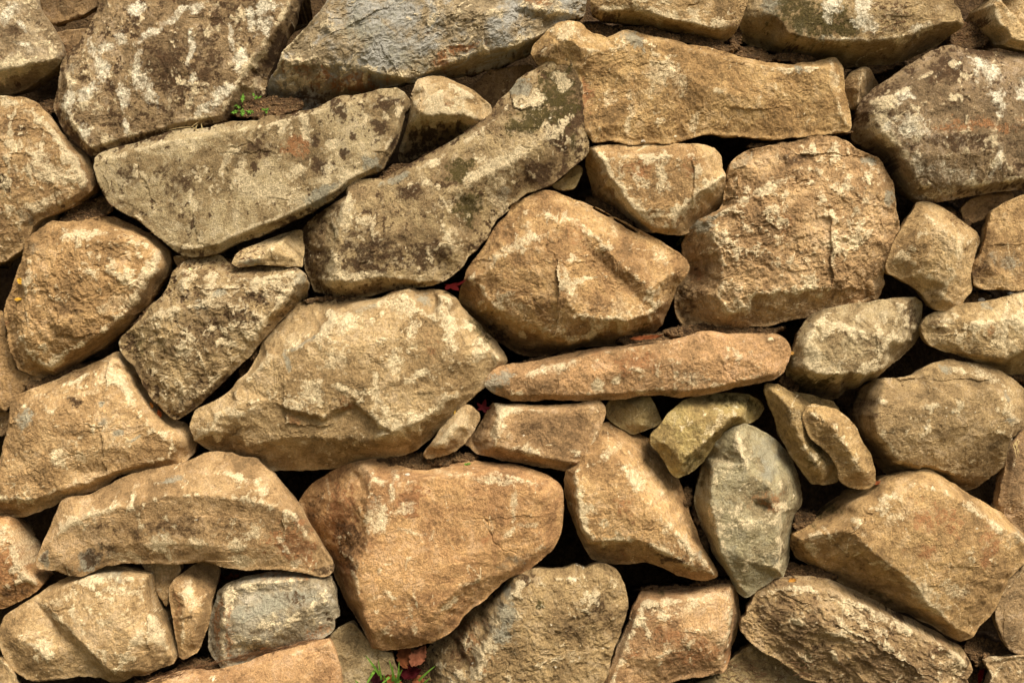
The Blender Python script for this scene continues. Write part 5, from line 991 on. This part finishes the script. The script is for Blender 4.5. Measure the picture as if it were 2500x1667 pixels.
fallen_leaf('a2', 1015, 1333, 'oval', 24, 13, 100, 15, (172, 88, 42), 'small rust-brown leaf at the lower tip of the pitted stone', lift=6)
fallen_leaf('a2', 966, 1278, 'oval', 17, 9, 110, 15, (196, 126, 54), 'small orange leaf just above the rust-brown one', lift=6)
fallen_leaf('c3', 1920, 915, 'oval', 22, 12, 15, 30, (176, 122, 52), 'small golden petal on the coarse brown stone', name='yellow_petal', cat='petal')
fallen_leaf('d3', 1818, 1505, 'lance', 62, 16, 68, 10, (128, 26, 24), 'narrow dark red leaf at the bottom beside the pitted corner stone', curl=0.9, lift=14)
fallen_leaf('d3', 1160, 290, 'lance', 30, 11, 15, 30, (150, 84, 48), 'short brown leaf on top of the peaked ochre boulder')
fallen_leaf('c2', 1905, 895, 'oval', 15, 8, 80, 15, (206, 130, 56), 'upper orange flake at the end of the long flat stone', name='leaf_flake', cat='leaf')
fallen_leaf('c2', 1922, 947, 'oval', 14, 8, 10, 20, (214, 160, 84), 'lower straw-coloured flake at the end of the long flat stone', name='leaf_flake', cat='leaf')
fallen_leaf('b2', 1335, 1322, 'lance', 17, 5, 80, 15, (206, 160, 70), 'yellow sliver of leaf beside the narrow wedged stone', name='leaf_flake', cat='leaf')

# ------------------------------------------------------------------ green plants
green = leaf_material('green_leaf', lin((104, 138, 52)), lin((74, 106, 36)), 0.45)
grass_m = leaf_material('grass_blade', lin((104, 134, 48)), lin((70, 98, 32)), 0.5)
straw_m = leaf_material('straw', lin((188, 164, 112)), lin((140, 112, 70)), 0.7)


def weed(tile, x, y, leaves, label):
    p, n, d = sight(tile, x, y)
    root = bpy.data.objects.new('weed', None); COL.objects.link(root)
    root.location = p
    root['label'] = label; root['category'] = 'plant'
    root['group'] = 'small green weeds in the soil pocket'
    k = 0.8 / 2091
    V = []; F = []
    for (lx, ly, L, W, ang) in leaves:
        o = link('leaf', leaf_mesh('lobed', L / 1000, W / 1000, 0.35, -0.2, int(lx)), green)
        v = Vector(((lx - x) * k, -0.016, -(ly - y) * k)) 
        orient(o, v, ang, 25)
        o.parent = root
        # its stalk
        a = Vector((0, 0.002, -0.004)); b_ = v
        side = Vector((0.0006, 0, 0.0003))
        i0 = len(V); V += [a - side, a + side, b_ + side, b_ - side]; F.append((i0, i0 + 1, i0 + 2, i0 + 3))
    st = link('stalk', new_mesh('stalk', np.array([tuple(v_) for v_ in V]), F), green, root)
    return root


weed('a1', 1552, 690, [(1500, 675, 20, 13, 160), (1556, 632, 27, 12, 92), (1504, 722, 19, 12, 200), (1555, 725, 21, 14, 270), (1604, 722, 21, 14, -20), (1530, 690, 13, 9, 140)], 'bright green weed with lobed leaves, largest of the three in the soil pocket')
weed('a1', 1636, 625, [(1625, 612, 12, 8, 120), (1640, 630, 12, 8, 250), (1665, 628, 12, 6, 40)], 'tiny dark green seedling at the back of the soil pocket')
weed('a1', 1700, 714, [(1690, 706, 12, 8, 160), (1706, 720, 12, 8, 280), (1712, 704, 10, 7, 30)], 'small pale green seedling lying on the olive slab beside the large weed')
weed('b3', 1415, 168, [(1408, 168, 12, 7, 180), (1424, 165, 12, 7, 10)], 'tiny green sprout on top of the orange stone')


def blade_strip(pts3, w, name, mat, parent=None):
    V = []; F = []
    n = len(pts3)
    for i, p in enumerate(pts3):
        t = i / (n - 1); ww = w * (1 - t) ** 0.6 * 0.5 + 0.00015
        q = pts3[min(i + 1, n - 1)] - pts3[max(i - 1, 0)]
        s_ = q.cross(Vector((0, -1, 0.25))).normalized() * ww
        V += [p - s_, p + Vector((0, 0.25 * ww, 0)), p + s_]
    for i in range(n - 1):
        a = i * 3
        F += [(a, a + 1, a + 4, a + 3), (a + 1, a + 2, a + 5, a + 4)]
    return link(name, new_mesh(name, np.array([tuple(v) for v in V]), F), mat, parent)


def tuft(tile, base, tips, w, label, name, mat, cat='grass', lean=0.03, group=None, depth=None):
    p, n, d = sight(tile, *base)
    if depth is not None: p = CAM + d * ((-depth / 1000 - CAM.y) / d.y)
    root = bpy.data.objects.new(name, None); COL.objects.link(root); root.location = p
    root['label'] = label; root['category'] = cat
    k = 0.8 / 2091
    for i, tp in enumerate(tips):
        bx = tp[2] if len(tp) > 2 else base[0]; by = tp[3] if len(tp) > 3 else base[1]
        a = Vector(((bx - base[0]) * k, -0.012, -(by - base[1]) * k)); e = Vector(((tp[0] - base[0]) * k, -0.012 - lean, -(tp[1] - base[1]) * k))
        m_ = (a + e) * 0.5 + Vector((0, -lean * 0.3, (e - a).length * 0.06))
        P = [a * (1 - t) ** 2 + m_ * 2 * t * (1 - t) + e * t * t for t in [j / 7 for j in range(8)]]
        blade_strip(P, w * random.Random(i).uniform(0.8, 1.15), 'blade', mat, root)
    return root


tuft('b3', (930, 1570), [(768, 1372, 860, 1510), (850, 1400, 870, 1540), (772, 1568, 825, 1480), (920, 1400, 955, 1545), (945, 1430, 940, 1550), (985, 1410, 975, 1560), (1005, 1465, 955, 1560), (1216, 1440, 1105, 1545), (1185, 1515, 1120, 1580), (1000, 1530, 940, 1580), (885, 1490, 900, 1570), (700, 1530, 760, 1600), (862, 1568, 920, 1520), (1170, 1560, 1100, 1600), (740, 1560, 800, 1620)], 0.0066,
     'green grass tuft at the bottom edge between the olive and speckled stones', 'grass_tuft', grass_m, depth=-18, lean=0.015)
tuft('a1', (1270, 800), [(1060, 1070), (1235, 950, 1265, 800), (1325, 940, 1290, 790), (1210, 840, 1300, 770), (1300, 880, 1230, 810), (1090, 840, 1220, 815)], 0.0016,
     'wispy dry grass stalks hanging over the olive slab', 'grass_wisp', straw_m, lean=0.012)
tuft('a3', (470, 1590), [(430, 1545), (460, 1550), (500, 1552), (540, 1556)], 0.004, 'little green grass at the bottom edge below the split stone', 'grass_tuft', grass_m)
tuft('d2', (1778, 545), [(1770, 490), (1785, 500), (1776, 515)], 0.0022, 'thin green grass blades by the smooth tan stone at the edge', 'grass_tuft', grass_m)
tuft('d3', (2030, 70), [(2035, 130, 2030, 20), (2000, 60, 2040, 10), (2045, 100, 2020, 30), (2010, 90, 2050, 20), (2025, 130, 2010, 40)], 0.0022, 'pale dry roots dangling over the dark brown edge stone', 'root_wisp', straw_m, cat='roots', lean=0.01)

# ------------------------------------------------------------------ crumbs of earth, twigs and straw on the ledges (uncountable)
rl = random.Random(11)
OV = np.array([(1, 0, 0), (-1, 0, 0), (0, 1, 0), (0, -1, 0), (0, 0, 1), (0, 0, -1)], float)
OF = np.array([(0, 2, 4), (2, 1, 4), (1, 3, 4), (3, 0, 4), (2, 0, 5), (1, 2, 5), (3, 1, 5), (0, 3, 5)])
V = []; F = []; nb = 0; TV = []; TF = []; tn_ = 0


def cast_px(px, py):
    X, Z = wall_xz(px, py)
    d = (Vector((X, 0, Z)) - CAM).normalized()
    hit, p, n, i, o, m = scene.ray_cast(dg, CAM, d)
    return (p, n, o, d) if hit else (None, None, None, d)


def twig(p, L, ang, w, rise=0.3):
    global tn_
    dv = Vector((math.cos(ang), -rl.uniform(-0.1, rise), math.sin(ang))) * L * 0.5
    up = Vector((0, -0.3, 1)).cross(dv).normalized() * w; up2 = up.cross(dv).normalized() * w
    bend = Vector((rl.uniform(-1, 1), 0, rl.uniform(-1, 1))) * L * 0.12
    for q_ in (p - dv, p + bend, p + dv):
        TV.extend([q_ + up, q_ - up * 0.5 + up2 * 0.87, q_ - up * 0.5 - up2 * 0.87])
    for s_ in range(2):
        for j in range(3):
            a = tn_ + s_ * 3 + j; b_ = tn_ + s_ * 3 + (j + 1) % 3
            TF.append((a, b_, b_ + 3, a + 3))
    tn_ += 9


for p in SOIL:
    n_c = int(min(420, 20 + p[2] * p[3] / 6))
    an = math.radians(p[4])
    for k in range(n_c):
        r_ = math.sqrt(rl.random()) * 1.05; a = rl.uniform(0, 6.283)
        dx, dy = p[2] * r_ * math.cos(a), p[3] * r_ * math.sin(a)
        h, n, o, d = cast_px(p[0] + dx * math.cos(an) - dy * math.sin(an), p[1] + dx * math.sin(an) + dy * math.cos(an))
        if h is None or o.name.split('.')[0] != 'soil': continue
        s_ = rl.choice((0.9, 1.2, 1.5, 1.9, 2.4, 3.2, 4.4)) / 1000
        vs = OV * (s_ * np.array([rl.uniform(0.7, 1.4) for _ in range(18)]).reshape(6, 3)) + np.array(h)
        V.append(vs); F.append(OF + nb); nb += 6
for (tile, x, y, rx, ry, cnt, Lm) in (('a1', 1720, 680, 200, 55, 70, 26), ('a1', 420, 320, 50, 40, 14, 14), ('a1', 300, 670, 90, 40, 24, 14), ('a1', 570, 1340, 180, 60, 80, 18), ('a2', 1600, 310, 90, 45, 60, 12),
                                      ('a2', 1400, 420, 230, 60, 110, 13), ('d1', 1740, 210, 110, 80, 60, 20), ('d1', 250, 190, 35, 120, 24, 12), ('c2', 1650, 800, 200, 25, 40, 10), ('a3', 1300, 1450, 170, 50, 60, 16),
                                      ('d1', 1240, 120, 130, 110, 90, 12), ('a2', 850, 180, 150, 60, 40, 14), ('c3', 1250, 970, 260, 22, 60, 14), ('d3', 700, 870, 160, 40, 40, 10), ('c3', 1750, 1490, 280, 70, 150, 22),
                                      ('a3', 1000, 1530, 150, 25, 50, 22), ('d3', 1600, 1330, 120, 40, 40, 18), ('a2', 430, 1090, 180, 40, 40, 14), ('b2', 960, 555, 50, 12, 20, 10), ('d1', 1700, 1400, 90, 50, 30, 9), ('b1', 1450, 830, 100, 30, 24, 10), ('c1', 1500, 330, 200, 25, 30, 9)):
    t = TILES[tile]
    for k in range(cnt):
        px = t[0] + (x + rx * rl.uniform(-1, 1)) * t[2]; py = t[1] + (y + ry * rl.uniform(-1, 1)) * t[2]
        h, n, o, d = cast_px(px, py)
        if h is None or h.y > 0.2: continue
        twig(h + n * 0.0012, rl.uniform(0.4, 1.2) * Lm / 1000, rl.uniform(-0.9, 0.9) + (rl.choice((0, 3.14))), rl.uniform(0.3, 0.8) / 1000)
# the mat of dry roots along the top of the bottom orange stone
t = TILES['a3']
for k in range(160):
    u = rl.random(); px = t[0] + (980 + 1010 * u) * t[2]; py = t[1] + (1545 - 245 * u ** 0.9 + rl.uniform(-14, 14)) * t[2]
    h, n, o, d = cast_px(px, py)
    if h is None or h.y > 0.2: continue
    twig(h + n * 0.002, rl.uniform(0.02, 0.07), 0.27 + rl.uniform(-0.22, 0.22), rl.uniform(0.3, 0.7) / 1000, 0.1)
crumbs = link('soil_crumbs', new_mesh('soil_crumbs', np.concatenate(V), tris=np.concatenate(F), smooth=False), simple_material('crumb', lin((128, 98, 62)), lin((84, 60, 36)), 60, 0.95, 0))
crumbs['kind'] = 'stuff'; crumbs['label'] = 'loose crumbs of brown earth on the ledges'; crumbs['category'] = 'soil'
litter = link('dry_litter', new_mesh('dry_litter', np.array([tuple(v) for v in TV]), TF), simple_material('litter', lin((150, 112, 74)), lin((92, 62, 40)), 50, 0.9, 0))
litter['kind'] = 'stuff'; litter['label'] = 'dry twigs, roots and straw caught between the stones'; litter['category'] = 'litter'

# a few pale pebbles that can be told apart
for i, (tile, x, y, r_, label) in enumerate((('d2', 2003, 572, 8.5, 'white pebble on the soil above the pale oblong stone, brightest of three'), ('d2', 1820, 608, 8, 'flat grey pebble on the soil below the smooth tan edge stone'), ('d2', 1873, 583, 3.2, 'tiny white pebble between the white and the grey one'),
                                             ('b3', 1030, 240, 5.5, 'pale pebble on the top edge of the orange stone'), ('c1', 968, 902, 4.5, 'white pebble in the soil below the ochre block'))):
    p, n, d = sight(tile, x, y)
    bm = bmesh.new(); bmesh.ops.create_icosphere(bm, subdivisions=2, radius=r_ / 1000)
    for v in bm.verts:
        k = 1 + 0.22 * math.sin(v.co.x * 900 + i) * math.cos(v.co.z * 700 + i * 2)
        v.co = Vector((v.co.x * 1.25 * k, v.co.y * 0.9 * k, v.co.z * 0.75 * k))
    me = bpy.data.meshes.new('pebble'); bm.to_mesh(me); bm.free()
    o = link('pebble', me, simple_material('pebble', lin((226, 214, 194)), lin((176, 158, 130)), 120, 0.8, 0.2, 0.001), None, tuple(p - d * 0.002))
    o['label'] = label; o['category'] = 'pebble'; o['group'] = 'pale pebbles on the ledges'
print('script secs', round(time.time() - t0, 1), 'tris', sum(sum(len(p.vertices) - 2 for p in []) for o in []))
